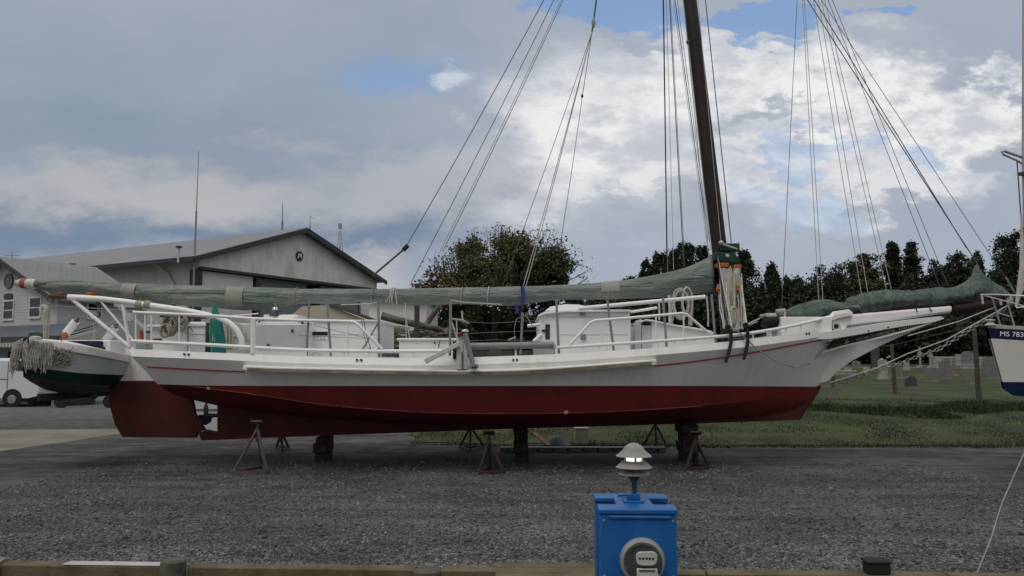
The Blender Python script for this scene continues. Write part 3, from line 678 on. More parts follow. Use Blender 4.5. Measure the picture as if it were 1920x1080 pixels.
# grey iron awning stanchions
for pt, pb in (((580, 562), (575, 667)), ((613, 559), (620.5, 668)), ((709, 563), (711, 669)), ((845, 562), (843.5, 667)), ((1043, 560), (1048, 663)), ((1138, 558), (1151, 659)), ((1243, 558), (1250, 652)), ((1334, 552), (1342, 643)), ((980, 586), (976, 664))):
    Y = sy(pb[0])+.03; MB().tube([P(*pt, Y), P(*pb, Y)], .024, 8).build('awning_post', steel, boat)
pipe([(1138, 558), (1134, 556)], .02, steel, 'awning_hook')
# life lines
for pix in ([(545, 600), (690, 634)], [(560, 629), (715, 636), (716, 657)]): pipe(pix, .005, wire, 'life_line', n=5)
pipe([(845, 598), (866, 603), (920, 606), (1010, 601)], .006, wire, 'life_line', n=5)
pipe([(866, 626), (930, 623), (1012, 620)], .006, wire, 'life_line', n=5)
pipe([(868, 640), (930, 637), (1012, 640)], .005, wire, 'life_line', n=5)
# diagonal brace by the aft house and the chain beside it
pipe([(680, 655), (711, 602)], .016, steel, 'brace')
pipe([(681, 590), (686, 625), (696, 657)], .008, wire, 'chain_fall', n=5); pipe([(676, 590), (682, 625), (688, 650), (695, 656)], .006, wire, 'chain_fall', n=5)
# ---- deck houses
def house(name, x0, y0, x1, y1, Y0, Y1, m=whitec, bevel=.012, par=None, label=None):
    o = MB().pbox(x0, y0, x1, y1, Y0, Y1).build(name, m, par or boat, bevel=bevel); tag(o, label); return o
h = house('aft_house', 578, 602, 709, 676, 16.4, 18.6); MB().pbox(571, 599.5, 713, 603, 16.36, 18.66).build('house_roof', whitec, h, bevel=.01)
v = MB().pbox(579, 620, 615, 637, 16.385, 16.42).build('vent_frame', whitec, h, bevel=.004)
MB().pbox(580.5, 622, 614, 628.5, 16.37, 16.40).build('vent_opening', black, v)
for k in range(5): MB().pbox(583+k*6, 629, 585+k*6, 636.5, 16.375, 16.39).build('vent_bar', greypt, v)
MB().pbox(561, 660, 578, 661.3, 16.37, 16.39).build('trim', greypt, h)
MB().pbox(580, 627, 708, 627.7, 16.394, 16.42).build('plank_seam', greypt, h)
o = house('engine_box', 476, 603, 577, 676, 16.0, 17.6)
MB().pbox(479, 609, 573, 652.5, 15.96, 16.02).build('side_panel', greypt, o, bevel=.006)
for px, py in ((486, 601.5), (567, 605), (548, 620), (503, 647)): MB().lathe(P(px, py, 15.955), [(.03, 0), (.03, .012), (.015, .02)], 10, (0, -1, 0)).build('knob', dsteel, o)
house('roof_locker', 494, 590, 558, 602, 16.9, 18.0, whitec); house('roof_locker', 521, 592, 551, 598.5, 16.6, 16.9, whitec)
dm = P(514, 591, 16.8); o = MB().lathe(dm, [(.10, -.02), (.10, .09), (.085, .11), (.03, .12)], 18).build('deck_light', dsteel, boat); MB().lathe(dm+Vector((.03, -.03, .1)), [(.07, 0), (.065, .04), (.04, .07), (.012, .075), (.012, .13), (.001, .14)], 16).build('chrome_cap', mat('chrome', (.6, .6, .6), .15, 0, metal=1), o)
# steering box aft and locker
o = house('steering_box', 286, 612, 351, 673, 16.8, 17.8); MB().pbox(274, 609, 356, 613, 16.7, 17.9).build('lid', whitec, o, bevel=.01)
o = house('locker', 354, 608, 385, 673, 16.5, 17.6); MB().add([P(353, 607, 16.47), P(386, 607, 16.47), P(384, 603.5, 17.0), P(356, 603.5, 17.0), P(353, 611, 16.47), P(386, 611, 16.47), P(384, 609, 17.0), P(356, 609, 17.0)], [(0, 1, 2, 3), (4, 7, 6, 5), (0, 4, 5, 1), (1, 5, 6, 2), (2, 6, 7, 3), (3, 7, 4, 0)]).build('lid', whitec, o)
MB().pbox(355, 626, 384, 626.8, 16.488, 16.51).build('seam', greypt, o)
# low midship hatch
o = house('midship_hatch', 748, 638, 862, 680, 16.1, 18.4); MB().pbox(744, 634, 864, 638.4, 16.06, 18.44).build('hatch_lid', whitec, o, bevel=.012)
MB().pbox(716, 661, 744, 669, 16.0, 16.3).build('deck_drain_box', dsteel, boat)
MB().lathe(P(815, 643, 16.09), [(.02, 0), (.02, .01), (.01, .012)], 8, (0, -1, 0)).build('hatch_bolt', dsteel, o)
# winder (dredge roller frame)
Yw = sy(865)-.13
o = MB().pbox(856, 626, 868, 693, Yw-.10, Yw+.06).build('roller_post', whited, boat, bevel=.008)
MB().pbox(868.6, 640, 876, 692, Yw-.08, Yw+.04).build('post_cheek', whited, o, bevel=.006)
MB().bar(P(866.5, 660, Yw-.12), P(866.5, 692, Yw-.12), .02).build('rub_strip', dsteel, o)
MB().tube([P(872, 624, Yw-.14), P(888, 688, Yw-.14)], .045, 12).build('roller_tube', steel, boat)
MB().tube([P(858, 629, Yw-.12), P(866, 625, Yw-.13), P(875, 621.5, Yw-.14)], .032, 8).build('red_strap', mat('dark red strap', (.16, .03, .03), .7), boat)
MB().lathe(P(872, 622, Yw-.14), [(.07, 0), (.06, .03), (.03, .045)], 12).build('roller_cap', whited, boat)
MB().bar(P(797, 678, Yw-.12), P(860, 645, Yw-.12), .10, .09).build('guide_plank', whited, boat, bevel=.01)
for p in ((884, 688), (889, 690), (893, 687)): MB().lathe(P(*p, Yw-.16), [(.045, -.02), (.045, .02)], 10, (0, -1, 0)).build('shackle', steel, boat)
MB().pbox(849, 640, 856, 672, Yw+.05, Yw+.4).build('winder_bracket', black, boat)
# red cloth
MB().bar(P(825, 638, 16.0), P(822, 652, 16.0), .05, .02).build('red_rag', mat('red rag', (.30, .04, .06), .8), boat)
# long grey roller beside the rail, and its rack
Yg = sy(950)+.05
o = MB().tube([P(882, 649.5, Yg), P(1040, 646.5, Yg)], .068, 18).build('dredge_roller', mat('grey roller', (.26, .26, .25), .55, .12, 4), boat)
MB().tube([P(1038, 646.5, Yg-.02), P(1041.5, 646.5, Yg-.02)], .085, 18).build('roller_flange', greypt, o)
MB().bar(P(872, 652, Yg+.05), P(1038, 651.5, Yg+.05), .06, .05).build('roller_rack', greypt, boat)
pipe([(1038, 650), (1039, 664), (1045, 678)], .018, steel, 'roller_leg')
for a, b in ((965, 969),): MB().pbox(a, 650, b, 668, Yg+.02, Yg+.10).build('rack_post', whitec, boat)
for a, b in ((884, 919), (942, 962), (970, 999)): MB().pbox(a, 657, b, 667, Yg+.3, Yg+.9).build('deck_grate', dsteel, boat)
MB().pbox(1000, 651, 1036, 672, Yg+.2, Yg+.5).build('side_locker', greypt, boat)
MB().pbox(919, 656, 942, 667, Yg+.3, Yg+.9).build('deck_crate', mat('brown crate', (.12, .10, .08), .8), boat)
# main cabin
def cab(pix, Y0, Y1): return MB().pprism(pix, Y0, Y1-Y0)
o = cab([(1012, 592), (1024, 586), (1050, 586), (1181, 585), (1182, 676), (1012, 676)], 16.3, 18.5).build('main_cabin', whitec, boat, bevel=.015)
MB().pprism([(1009, 591), (1020, 585), (1060, 581), (1183, 580.5), (1183, 584.8), (1060, 585.5), (1024, 589), (1010, 594)], 16.22, 2.36).build('cabin_roof', whitec, o, bevel=.01)
MB().pprism([(1022, 583), (1032, 575), (1060, 570.5), (1085, 571), (1104, 575), (1110, 580)], 16.7, 1.4).build('companion_hood', whitec, o, bevel=.012)
w = MB().pbox(1022.5, 608, 1031, 636, 16.285, 16.33).build('window', glass, o)
MB().pbox(1016, 618, 1022.5, 622, 16.27, 16.3).build('window_latch', black, o)
for x, y in ((1092.5, 586.5), (1093.5, 631.5)): MB().pbox(x-5, y-5, x+5, y+5, 16.26, 16.31).build('vent', mat('vent grey', (.24, .24, .24), .6), o, bevel=.004)
for y in (594, 627): MB().pbox(1026 if y < 600 else 1050, y, 1181, y+.7, 16.292, 16.31).build('plank_seam', greypt, o)
MB().tube([P(989, 611, 16.35), P(1012, 608.5, 16.35)], .035, 10).build('handle_bar', whitec, o)
MB().tube([P(1000, 640, 16.1), P(1014, 627, 16.3)], .03, 8).build('brace', whitec, o)
MB().tube([P(1085, 578.5, 16.1), P(1322, 556.5, 16.1)], .042, 10).build('white_spar', whitec, boat)
MB().tube([P(1182, 585, 17.2), P(1232, 577, 17.2)], .03, 8).build('white_spar', whitec, boat)
# forward trunk cabin with its companionway
o = cab([(1222, 598.5), (1230, 602), (1268, 611), (1335, 621), (1344, 630), (1344, 660), (1222, 668)], 16.4, 18.4).build('forward_cabin', whitec, boat, bevel=.02)
MB().pprism([(1203, 601), (1212, 598.5), (1230, 601), (1268, 609), (1300, 613.5), (1332, 619.5), (1344, 626), (1344, 629), (1330, 623), (1268, 612.5), (1228, 604), (1212, 601.5), (1203, 604)], 16.33, 2.15).build('cabin_top', whitec, o, bevel=.012)
MB().pprism([(1190, 607), (1194, 601), (1202, 598.5), (1205, 601), (1203, 606), (1203, 668), (1190, 668)], 16.45, .2).build('door_jamb', greypt, o, bevel=.01)
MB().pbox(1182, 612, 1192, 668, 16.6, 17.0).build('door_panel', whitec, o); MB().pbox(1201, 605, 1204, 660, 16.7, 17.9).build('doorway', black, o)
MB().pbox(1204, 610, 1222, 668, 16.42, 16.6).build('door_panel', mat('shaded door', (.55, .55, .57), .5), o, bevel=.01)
house('fore_deck_box', 1465, 594, 1560, 640, 16.9, 17.9, whitec)
house('fore_locker', 1372, 624, 1396, 640, 16.6, 16.9, dsteel)
# ---- bow: stem knee, head rails, trail board, bowsprit
kn = .15
MB().prism([P(a, b, YC-kn/2) for a, b in [(1519, 722), (1553, 715), (1566, 701), (1580, 689), (1600, 675.5), (1622, 664), (1650, 649), (1678, 636), (1700, 626), (1722, 617), (1756, 601), (1748, 597), (1700, 604), (1600, 618), (1560, 626), (1530, 680)]], (0, kn, 0)).build('stem_knee', white, boat, bevel=.012)
for sg in (-1, 1):
    def pb(a, b, off): p = P(a, b, YC-off); return p if sg < 0 else Vector((p.x, 2*YC-p.y, p.z))
    def loft(tab, name, m, th=.05, bevel=.006):      # tab: (px, top, bottom, off)
        mb = MB(); rows = []
        for a, t, b, off in tab:
            p, q = pb(a, t, off), pb(a, b, off); e = Vector((0, -sg*th, 0)); rows.append([p, q, q+e, p+e])
        mb.grid(rows, close=True); mb.add(rows[0], [(0, 1, 2, 3)]); mb.add(rows[-1], [(3, 2, 1, 0)]); return mb.build(name, m, boat, bevel=bevel)
    loft([(1521, 628.5, 633.5, .74), (1524, 624.5, 637, .74), (1560, 620, 635.5, .66), (1600, 614, 629, .50), (1650, 606, 619.5, .28), (1700, 599.5, 611, .22), (1752, 594, 604, .17), (1764, 592.5, 600, .15), (1770, 596, 598, .15)], 'head_rail', white, .07)
    tb = loft([(1551, 641, 655, .42), (1580, 633, 647.5, .33), (1620, 626, 638.5, .25), (1660, 618.5, 628.5, .2), (1700, 610, 618, .165), (1753, 602.5, 603.5, .13)], 'trail_board', mat('trail board black', (.012, .014, .010), .6), .02, 0)
    loft([(1538, 660, 664.5, .42), (1580, 647.5, 651.5, .33), (1620, 638.5, 642.5, .27), (1660, 628.5, 632.5, .22), (1700, 618, 622, .185), (1749, 603, 606, .15)], 'cheek_rail', white, .05)
    for px_, py_ in ((1628, 620.5), (1665, 614)):
        MB().lathe(pb(px_, py_, .36 if px_ < 1640 else .30), [(.02, 0), (.02, .02), (.012, .025)], 8, (0, sg, 0)).build('rail_bolt', dsteel, boat)
    if sg < 0:
        gold = mat('dull gilding', (.30, .29, .22), .55, .3, 20); gold2 = mat('bright gilding', (.50, .48, .13), .5, .2, 20)
        a = pb(1601, 638.5, .30); b = pb(1681, 619, .187); e1 = (b-a).normalized(); up = Vector((0, 0, 1)); nn = e1.cross(up).normalized(); up2 = nn.cross(e1)
        a -= Vector((0, .012, 0)); mid = (a+b)/2-Vector((0, .012, 0)); M = Matrix.Translation(mid) @ Matrix((( e1.x, up2.x, nn.x), (e1.y, up2.y, nn.y), (e1.z, up2.z, nn.z))).to_4x4()
        text('name_lettering', 'NATHAN OF DORCHESTER', .088, M, gold, tb, .003, sx=(b-a).length/(.088*20*.68))
        mb = MB(); c = pb(1587, 641, .345)
        for k in range(5):
            t = k*6.2832/5+1.3; mb.prism([c, c+Vector((math.cos(t-.35)*.03, -.004, math.sin(t-.35)*.03)), c+Vector((math.cos(t)*.075, -.004, math.sin(t)*.075)), c+Vector((math.cos(t+.35)*.03, -.004, math.sin(t+.35)*.03))], (0, -.012, 0))
        mb.build('gilt_star', gold2, tb)
        mb = MB()
        for k in range(14):                          # carved scroll toward the end of the board
            px_ = 1686+k*4.2; f = (px_-1686)/60; top = 613.5-f*10; bot = 620.0-f*15; off = .19-.05*f
            mb.tube([pb(px_, bot-.8, off), pb(px_+1.2, (top+bot)/2, off+.006), pb(px_+.4, top+.6+1.2*f, off)], .008, 5)
        mb.build('carved_scroll', mat('carving white', (.5, .49, .44), .6), tb)
        mb = MB()
        for k in range(8): px_ = 1556+k*3.2; mb.tube([pb(px_, 652-k*.8, .40-.01*k), pb(px_+2, 648-k*.8, .41-.01*k)], .007, 5)
        mb.build('carved_vine', mat('vine green', (.10, .12, .05), .6), tb)
    o = MB().prism([pb(a, b, .50) for a, b in [(1520, 628), (1528, 614), (1546, 606), (1556, 594), (1564, 584), (1592, 580), (1600, 586), (1597, 600), (1585, 617)]], (0, -sg*.12, 0)).build('knighthead', whitec, boat, bevel=.02)
    MB().prism([pb(a, b, .56) for a, b in [(1545, 608), (1557, 596), (1566, 589), (1592, 585), (1600, 592), (1572, 597)]], (0, -sg*.055, 0)).build('knighthead_cap', white, o, bevel=.01)
    MB().lathe(pb(1568, 612, .525), [(.085, 0), (.085, .025), (.05, .025), (.05, -.02)], 18, (0, sg, 0)).build('hawse_ring', whited, o); MB().lathe(pb(1567, 612, .535), [(.048, 0), (.048, .022)], 14, (0, sg, 0)).build('hawse_hole', black, o)
def sq(pa, pb_, pc_, pd, Y0, Y1): return MB().prism([P(*pa, Y0), P(*pb_, Y0), P(*pc_, Y0), P(*pd, Y0)], (0, Y1-Y0, 0))
sq((1470, 600), (1787, 573), (1786, 586), (1490, 628), 17.30, 17.70).build('bowsprit', whitec, boat, bevel=.05)
MB().tube([P(1784, 579, 17.5), P(1860, 569, 17.5), P(1908, 561, 17.5)], [.13, .115, .09], 14).build('bowsprit_outer_end', mat('dark red spar', (.022, .009, .009), .5, .2, 4), boat)
MB().tube([P(1881, 566, 17.5), P(1892, 564, 17.5)], .15, 14).build('cranse_iron', steel, boat)
for pix in ([(1742, 573), (1744, 580), (1748, 584)], [(1716, 575), (1720, 584)]): MB().tube([P(a, b, 17.27) for a, b in pix], .012, 6).build('lashing', black, boat)
# bobstay, chain and side stays
def wirep(pts, r, nm, m=wire, n=6): return MB().tube(pts, r, n).build(nm, m, boat)
def chain(a, b, r, L, nm, sag=.0, m=None):
    n = int((b-a).length/L); mb = MB()
    for i in range(n):
        f = (i+.5)/n; c = a.lerp(b, f)-Vector((0, 0, sag*4*f*(1-f))); d = (b-a).normalized(); s_ = Vector((0, 1, 0)) if i % 2 else d.cross(Vector((0, 1, 0)))
        mb.tube([c-d*L*.62, c-d*L*.3+s_*L*.34, c+d*L*.3+s_*L*.34, c+d*L*.62, c+d*L*.3-s_*L*.34, c-d*L*.3-s_*L*.34, c-d*L*.62], r, 4, cap=False)
    return mb.build(nm, m or steel, boat)
chain(P(1545, 731, 17.45), P(1760, 655, 17.45), .012, .085, 'bobstay_chain'); chain(P(1760, 655, 17.45), P(1893, 573, 17.45), .014, .1, 'bobstay_chain')
wirep([P(1556, 718, 17.4), P(1640, 692, 17.4), P(1700, 664, 17.4), P(1775, 637, 17.4), P(1893, 571, 17.4)], .015, 'bobstay', ropew)
chain(P(1556, 719, 17.42), P(1660, 685, 17.42), .010, .07, 'bobstay_chain')
wirep([P(1702, 630, 17.35), P(1800, 602, 17.4), P(1890, 566, 17.45)], .014, 'bowsprit_shroud', ropew)
wirep([P(1600, 640, 17.9), P(1740, 612, 17.7), P(1890, 568, 17.5)], .013, 'bowsprit_shroud', wire)
wirep([P(1382, 619, sy(1382)-.05), P(1420, 655, sy(1420)-.2), P(1460, 680, sy(1460)-.15), P(1490, 688, sy(1490)-.15), P(1520, 680, 17.1), P(1545, 655, 17.0), P(1562, 632, 16.95)], .014, 'slack_rope', rope)
# ---- mast
mA, mB_ = P(1347.5, 455, YC), P(1293, 0, YC); md_ = (mB_-mA).normalized()
mfoot = mA-md_*((mA.z-ST_[50]['s'][2])/md_.z); mtop = P(1248, -415, YC)
def mast_at(py): return mA+md_*((P(1293, py, YC).z-mA.z)/md_.z)
MH = mast_at(-430)
wob = MB().tube([mfoot, mA, mB_, MH, MH+md_*1.0], [.19, .165, .155, .12, .09], 20).build('mast', woodd, boat)
MB().lathe(MH-md_*.1, [(.15, -.05), (.16, 0), (.15, .06)], 16, md_).build('mast_band', steel, wob)
# mast coat: green boxes, orange trestle, rope falls
c1 = P(1360, 470, YC)
MB().box(P(1361, 464, YC)+Vector((.02, 0, 0)), (.46, .42, .13)).build('mast_collar', dkgreen, boat, bevel=.02)
MB().box(P(1358, 467, YC)+Vector((.06, -.02, -.05)), (.42, .5, .05)).build('mast_collar', dkgreen, boat, bevel=.01)
MB().pprism([(1340, 473), (1378, 473), (1388, 489), (1386, 494), (1340, 489)], 17.2, .6).build('saddle_block', dkgreen, boat, bevel=.02)
for a, b in ((1345, 1367), (1377, 1390)): MB().pbox(a, 492.5 if a < 1350 else 496, b, 501 if a < 1350 else 504, 17.05, 17.35).build('orange_chock', orange, boat, bevel=.015)
MB().lathe(P(1363, 480, 17.18), [(.04, 0), (.04, .05), (.02, .06)], 12, (0, -1, 0)).build('saddle_bolt', ropew, boat)
wirep([P(1352, 456, 17.2), P(1362, 460, 17.18), P(1382, 467, 17.2)], .02, 'lashing', ropew); MB().lathe(P(1352, 455, 17.2), [(.02, -.05), (.06, 0), (.02, .05)], 10).build('lashing_knot', ropew, boat)
for i, (a, b, w) in enumerate((((1353, 504), (1366, 560), .06), ((1366, 504), (1372, 612), .06), ((1382, 504), (1372, 580), .06), ((1374, 512), (1370, 600), .04))):
    MB().tube([P(*a, 17.1), P((a[0]+b[0])/2+2, (a[1]+b[1])/2, 17.08), P(*b, 17.05)], [w*1.3, w, w*.6], 10).build('rope_bundle', ropew, boat)
rg2 = random.Random(5)
for i in range(24):
    x0 = 1346+i*2.0; x1 = 1357+i*1.75 if i < 13 else 1376+(i-13)*2.4; y0 = 505+rg2.random()*45; y1 = 602+rg2.random()*18; Y = 16.6+rg2.random()*.5; mx_ = (x0+x1)/2+rg2.uniform(-4, 4)
    wirep([P(x0, y0, 17.1), P(mx_, (y0+y1)/2, Y+.1), P(x1, y1, Y-.3)], rg2.choice((.013, .018, .024)), 'halyard', rg2.choice((ropew, rope, rope, ropew)), 6)
def coil(c, rx, rz, m, n=7, nm='rope_coil', tilt=0, r=.013, par=None, sq_=.02):
    mb = MB()
    for k in range(n):
        a = rg2.uniform(-.12, .12); pts = [c+Vector((math.cos(t)*rx*(1+a)+rg2.uniform(-.01, .01), -.02*k+rg2.uniform(-.01, .01)+math.sin(t)*tilt, math.sin(t)*rz*(1+a)+rg2.uniform(-.01, .01))) for t in [6.2832*i/18 for i in range(19)]]
        mb.tube(pts, r, 5, cap=False)
    return mb.build(nm, m, par or boat)
coil(P(1374.5, 597, 16.3), .085, .24, ropew, 6)
for a, cc in (((1346, 542), 'orange'), ((1384, 544), 'orange'), ((1385, 535), 'g')): MB().lathe(P(*a, 17.0), [(.03, -.05), (.05, 0), (.03, .05)], 10).build('block', orange if cc == 'orange' else mat('brass', (.45, .32, .06), .4), boat)
# deadeyes and the black chain plates outside the hull
for x, y in ((1364.5, 614), (1398, 610)):
    MB().lathe(P(x, y, sy(x)-.1), [(.05, -.04), (.06, 0), (.05, .04)], 12, (0, -1, 0)).build('deadeye', black, boat)
for pix in ([(1370, 617), (1371, 640), (1367, 660), (1360, 679)], [(1402, 615), (1402, 640), (1399, 658), (1394, 674)]):
    MB().tube([P(a, b, sy(a)-.13) for a, b in pix], .035, 8).build('chain_plate_strap', black, boat)
for a, b in (((1343, 470), (1364, 614)), ((1345, 480), (1372, 612)), ((1388, 520), (1400, 608))): wirep([P(*a, 17.2), P(*b, sy(b[0])-.1)], .016, 'shroud_lanyard', black if a[0] == 1343 else ropew)
wirep([P(1380, 618, sy(1380)), P(1424, 597, 17.0)], .014, 'slack_rope', ropew); wirep([P(1380, 620, sy(1380)), P(1420, 603, 17.0)], .012, 'slack_rope', ropew)
# hanging coils under the boom
for x, y, rx, rz in ((1275, 570, .16, .30), (1287, 566, .10, .28)): coil(P(x, y, 16.9), rx, rz, ropew, 8)
for x0, y0, x1, y1, r in ((1255, 553, 1257, 605, .04), (1296, 553, 1294, 610, .045), (1235, 562, 1236, 600, .02), (1266, 560, 1260, 608, .014), (1325, 555, 1328, 612, .018)): wirep([P(x0, y0, 17.0), P((x0+x1)/2+1, (y0+y1)/2, 17.0), P(x1, y1, 17.0)], r, 'hanging_rope', ropew, 8)
# ---- standing and running rigging
def rig(a, b, r=.012, nm='stay', m=wire, Ya=None, Yb=None, sag=0):
    p = a if isinstance(a, Vector) else P(*a, Ya or YC); q = b if isinstance(b, Vector) else P(*b, Yb or YC)
    pts = [p.lerp(q, i/6)-Vector((0, 0, sag*4*(i/6)*(1-i/6))) for i in range(7)]; return wirep(pts, r*.78 if r < .02 else r, nm, m, 5)
HD = MH
def up(a, b, y=-420):                                # extend the seen line a->b up to the mast head height
    f = (y-a[1])/(b[1]-a[1]); return (a[0]+(b[0]-a[0])*f, y)
rig(HD, (760, 465), .013, 'topping_lift', sag=.22); rig((760, 465), (700, 516), .024, 'topping_lift', dsteel)
MB().tube([P(756, 469, YC), P(765, 460, YC)], .05, 8).build('block', black, boat)
rig(HD, (770, 532), .011, 'topping_lift', sag=.2)
rig(HD, (822, 478), .011, 'topping_lift', ropew, sag=.25); rig(HD+Vector((0, .2, 0)), (830, 472), .010, 'topping_lift', sag=.25)
nd = P(1136, -130, YC); n1 = P(1110, 60, YC)
rig(nd, n1, .02, 'lazy_jack'); MB().lathe(P(1113, 42, YC), [(.02, -.12), (.05, 0), (.02, .12)], 8).build('block', steel, boat)
for e, r in (((942, 537), .009), ((980, 540), .012), ((985, 541), .012), ((1048, 472), .009)): rig(n1 if e[0] != 1048 else P(1092, 180, YC), e, r, 'lazy_jack', ropew if e[0] in (980, 985) else wire, sag=.08)
rig(n1, (1092, 180), .010, 'lazy_jack')
MB().lathe(P(1091.5, 180, YC), [(.01, -.05), (.035, 0), (.01, .05)], 8).build('block', dsteel, boat)
rig((1242, -130), (1251, 513), .019, 'shroud', black, sag=0); rig((1240, -130), (1252, 513), .010, 'halyard', ropew)
rig((1246, -130), (1263, 506), .009, 'halyard', ropew); rig((1248, -130), (1282, 500), .013, 'halyard', wire); rig((1250, -130), (1284, 498), .008, 'halyard')
rig((1238, -200), (1327, 450), .013, 'shroud', wire); rig((1243, -200), (1330, 452), .010, 'halyard', ropew); rig((1235, -200), (1325, 455), .008, 'halyard', ropew)
rig((1281, 0), (1331, 500), .014, 'mast_hoop_line', ropew, 17.3, 17.3); rig((1290, 78), (1333, 470), .012, 'halyard', ropew, 17.3, 17.3); rig(P(1270, -150, 17.3), (1281, 0), .012, 'halyard', ropew, Yb=17.3)
rig(P(1270, -400, 17.1), (1352, 455), .009, 'halyard', ropew, Yb=17.25); rig(P(1280, -400, 17.3), (1371, 455), .015, 'halyard', wire, Yb=17.3)
MB().lathe(P(1289.5, 79, 17.3), [(.02, -.05), (.045, 0), (.02, .05)], 8).build('block', mat('reddish block', (.25, .1, .08), .6), boat)
j1, j2, j3 = (1836, 500), (1812, 465), (1886, 522)
F1 = rig(HD, j1, .014, 'jib_stay', sag=.05); rig(HD+Vector((0, 0, .5)), j2, .014, 'jib_stay'); rig(HD+Vector((0, .1, .4)), j3, .009, 'fore_stay')
for p0, p1, r in (((1497, -50), (1465, 590), .009), ((1502, -52), (1535, 562), .010), ((1505, -52), (1543, 563), .010), ((1521, -25), (1615, 550), .010), ((1531, -20), (1627, 548), .010), ((1514, -115), (1662, 543), .010), ((1520, -115), (1671, 542), .010), ((1494, -150), (1762, 538), .009), ((1500, -150), (1778, 537), .009)):
    rig(p0, p1, r, 'lazy_jack', wire if r < .01 else ropew)
# ---- boom with its green cover
BT = [(60, 527), (85, 524), (110, 522.5), (200, 529.5), (330, 534.5), (450, 537.5), (560, 541.5), (700, 541.5), (850, 539.5), (1000, 536.5), (1080, 533), (1150, 527.5), (1200, 521), (1250, 511), (1290, 500), (1310, 492), (1330, 481), (1339, 474)]
BB = [(60, 538.5), (85, 545), (105, 553), (160, 552), (220, 561), (300, 570), (400, 577.5), (455, 582), (510, 579), (560, 570), (620, 570), (700, 566.5), (770, 572.5), (870, 570.5), (950, 573), (1010, 567), (1050, 562.5), (1135, 561.5), (1200, 560), (1250, 557), (1339, 547)]
def cover(BT, BB, x0, x1, n, Yc_, yr, name, m, seed, fold=.07, ties=(), par=None, peak=0, crease=1.0):
    rows = []; K_ = 28
    for i in range(n+1):
        px = x0+(x1-x0)*i/n; a = P(px, smt(BT, px), Yc_); b = P(px, smt(BB, px), Yc_); c = (a+b)/2; h = (a.z-b.z)/2; e = min(1, (i+.3)/2.2, (n-i+.3)/2.2)
        yy_ = yr(px) if callable(yr) else yr; row = []
        for k in range(K_):
            t = 6.2832*k/K_; cs, sn = math.cos(t), math.sin(t)
            w = noise.noise((px*.012+seed, cs*1.3, sn*1.3))*fold*1.4+noise.noise((px*.05+seed, cs*2.6+px*.004, sn*2.6))*fold*.9
            w += crease*.04*math.sin(7*t+px*.01+3*noise.noise((px*.008, seed, 0)))-crease*.30*max(0, .16-abs(noise.noise((px*.011*(3 if peak else 1)+sn*.8*(3 if peak else 1), cs*2+seed, sn*3.2))))*1.6
            for q in ties: w -= (.26 if peak else .10)*math.exp(-((px-q)/(5 if peak else 3.5))**2)
            k_ = 1+w if sn < .97 and sn > -.93 else 1+w*.3
            pk_ = (abs(sn)**peak if peak else 1)
            row.append(c+Vector((0, -cs*yy_*k_*e*(1 if not peak else (1-.55*max(0, sn))), sn*h*k_)))
        rows.append(row)
    mb = MB(); mb.grid(rows, close=True); mb.add(rows[0], [tuple(range(K_))]); mb.add(rows[-1], [tuple(range(K_))]); return mb.build(name, m, par or boat, ang=75)
ties = (556, 700, 737, 866, 915, 980, 1138)
cv = cover(BT, BB, 62, 1339, 300, YC, lambda px: .13+.14*sstep(60, 130, px)-.02*sstep(500, 700, px)+.06*sstep(1150, 1330, px), 'boom_cover', canvas, 1.0, .075, ties)
for a, b in ((237, 263), (430, 462), (1125, 1160)):
    
    rows = []
    for i in range(13):
        px = a+(b-a)*i/12; p = P(px, smt(BT, px), YC); q = P(px, smt(BB, px), YC); c = (p+q)/2; h = (p.z-q.z)/2; row = []
        for k in range(9):
            t = math.pi*(.15+.6*k/8) if a != 1125 else math.pi*(0.02+.55*k/8)
            row.append(c+Vector((0, -math.sin(t)*((.13+.14*sstep(60, 130, px)-.02*sstep(500, 700, px)+.06*sstep(1150, 1330, px))*1.09), math.cos(t)*h*1.05)))
        rows.append(row)
    mb = MB(); mb.grid(rows); mb.build('canvas_patch', canvasg, cv)
for q in ties:
    mb = MB(); p = P(q, smt(BT, q), YC); b = P(q, smt(BB, q), YC); c = (p+b)/2; h = (p.z-b.z)/2
    for dx in ((-.03, .03) if q == 737 else (0,)):
        mb.tube([c+Vector((dx+.02*math.sin(t), -math.cos(t)*.275, math.sin(t)*(h+.015))) for t in [6.2832*i/20 for i in range(21)]], .010, 5, cap=False)
    mb.build('cover_tie', ropew if q in (737, 915) else (mat('blue strap', (.03, .045, .22), .7) if q == 980 else rope), cv)
mb = MB(); bs = MATS['blue strap']
mb.tube([P(x, y, 17.2) for x, y in ((979.5, 537), (980.5, 552), (981, 568))], .045, 6); mb.tube([P(x, y, 17.25) for x, y in ((966, 570), (970, 580), (968, 588))], .04, 6); mb.build('blue_strap', bs, boat)
o = MB().tube([P(38, 531, YC), P(68, 532.5, YC)], [.10, .11], 14).build('boom_end', whited, boat); MB().tube([P(41, 531.1, YC), P(50, 531.6, YC)], [.115, .12], 14).build('red_band', mat('faded red band', (.30, .07, .06), .6), o); MB().tube([P(30, 530.5, YC), P(36, 531, YC)], .07, 10).build('boom_sheave', ropew, o)
MB().tube([P(x, (smt(BT, x)+smt(BB, x))/2, YC) for x in (64, 85, 160, 300, 450, 600, 800, 1000, 1150, 1250, 1325)], [.08]+[.1]*10, 12).build('boom', whited, boat)
MB().pbox(160, 548, 172, 556.5, 17.0, 17.25).build('boom_chock', orange, boat, bevel=.02)
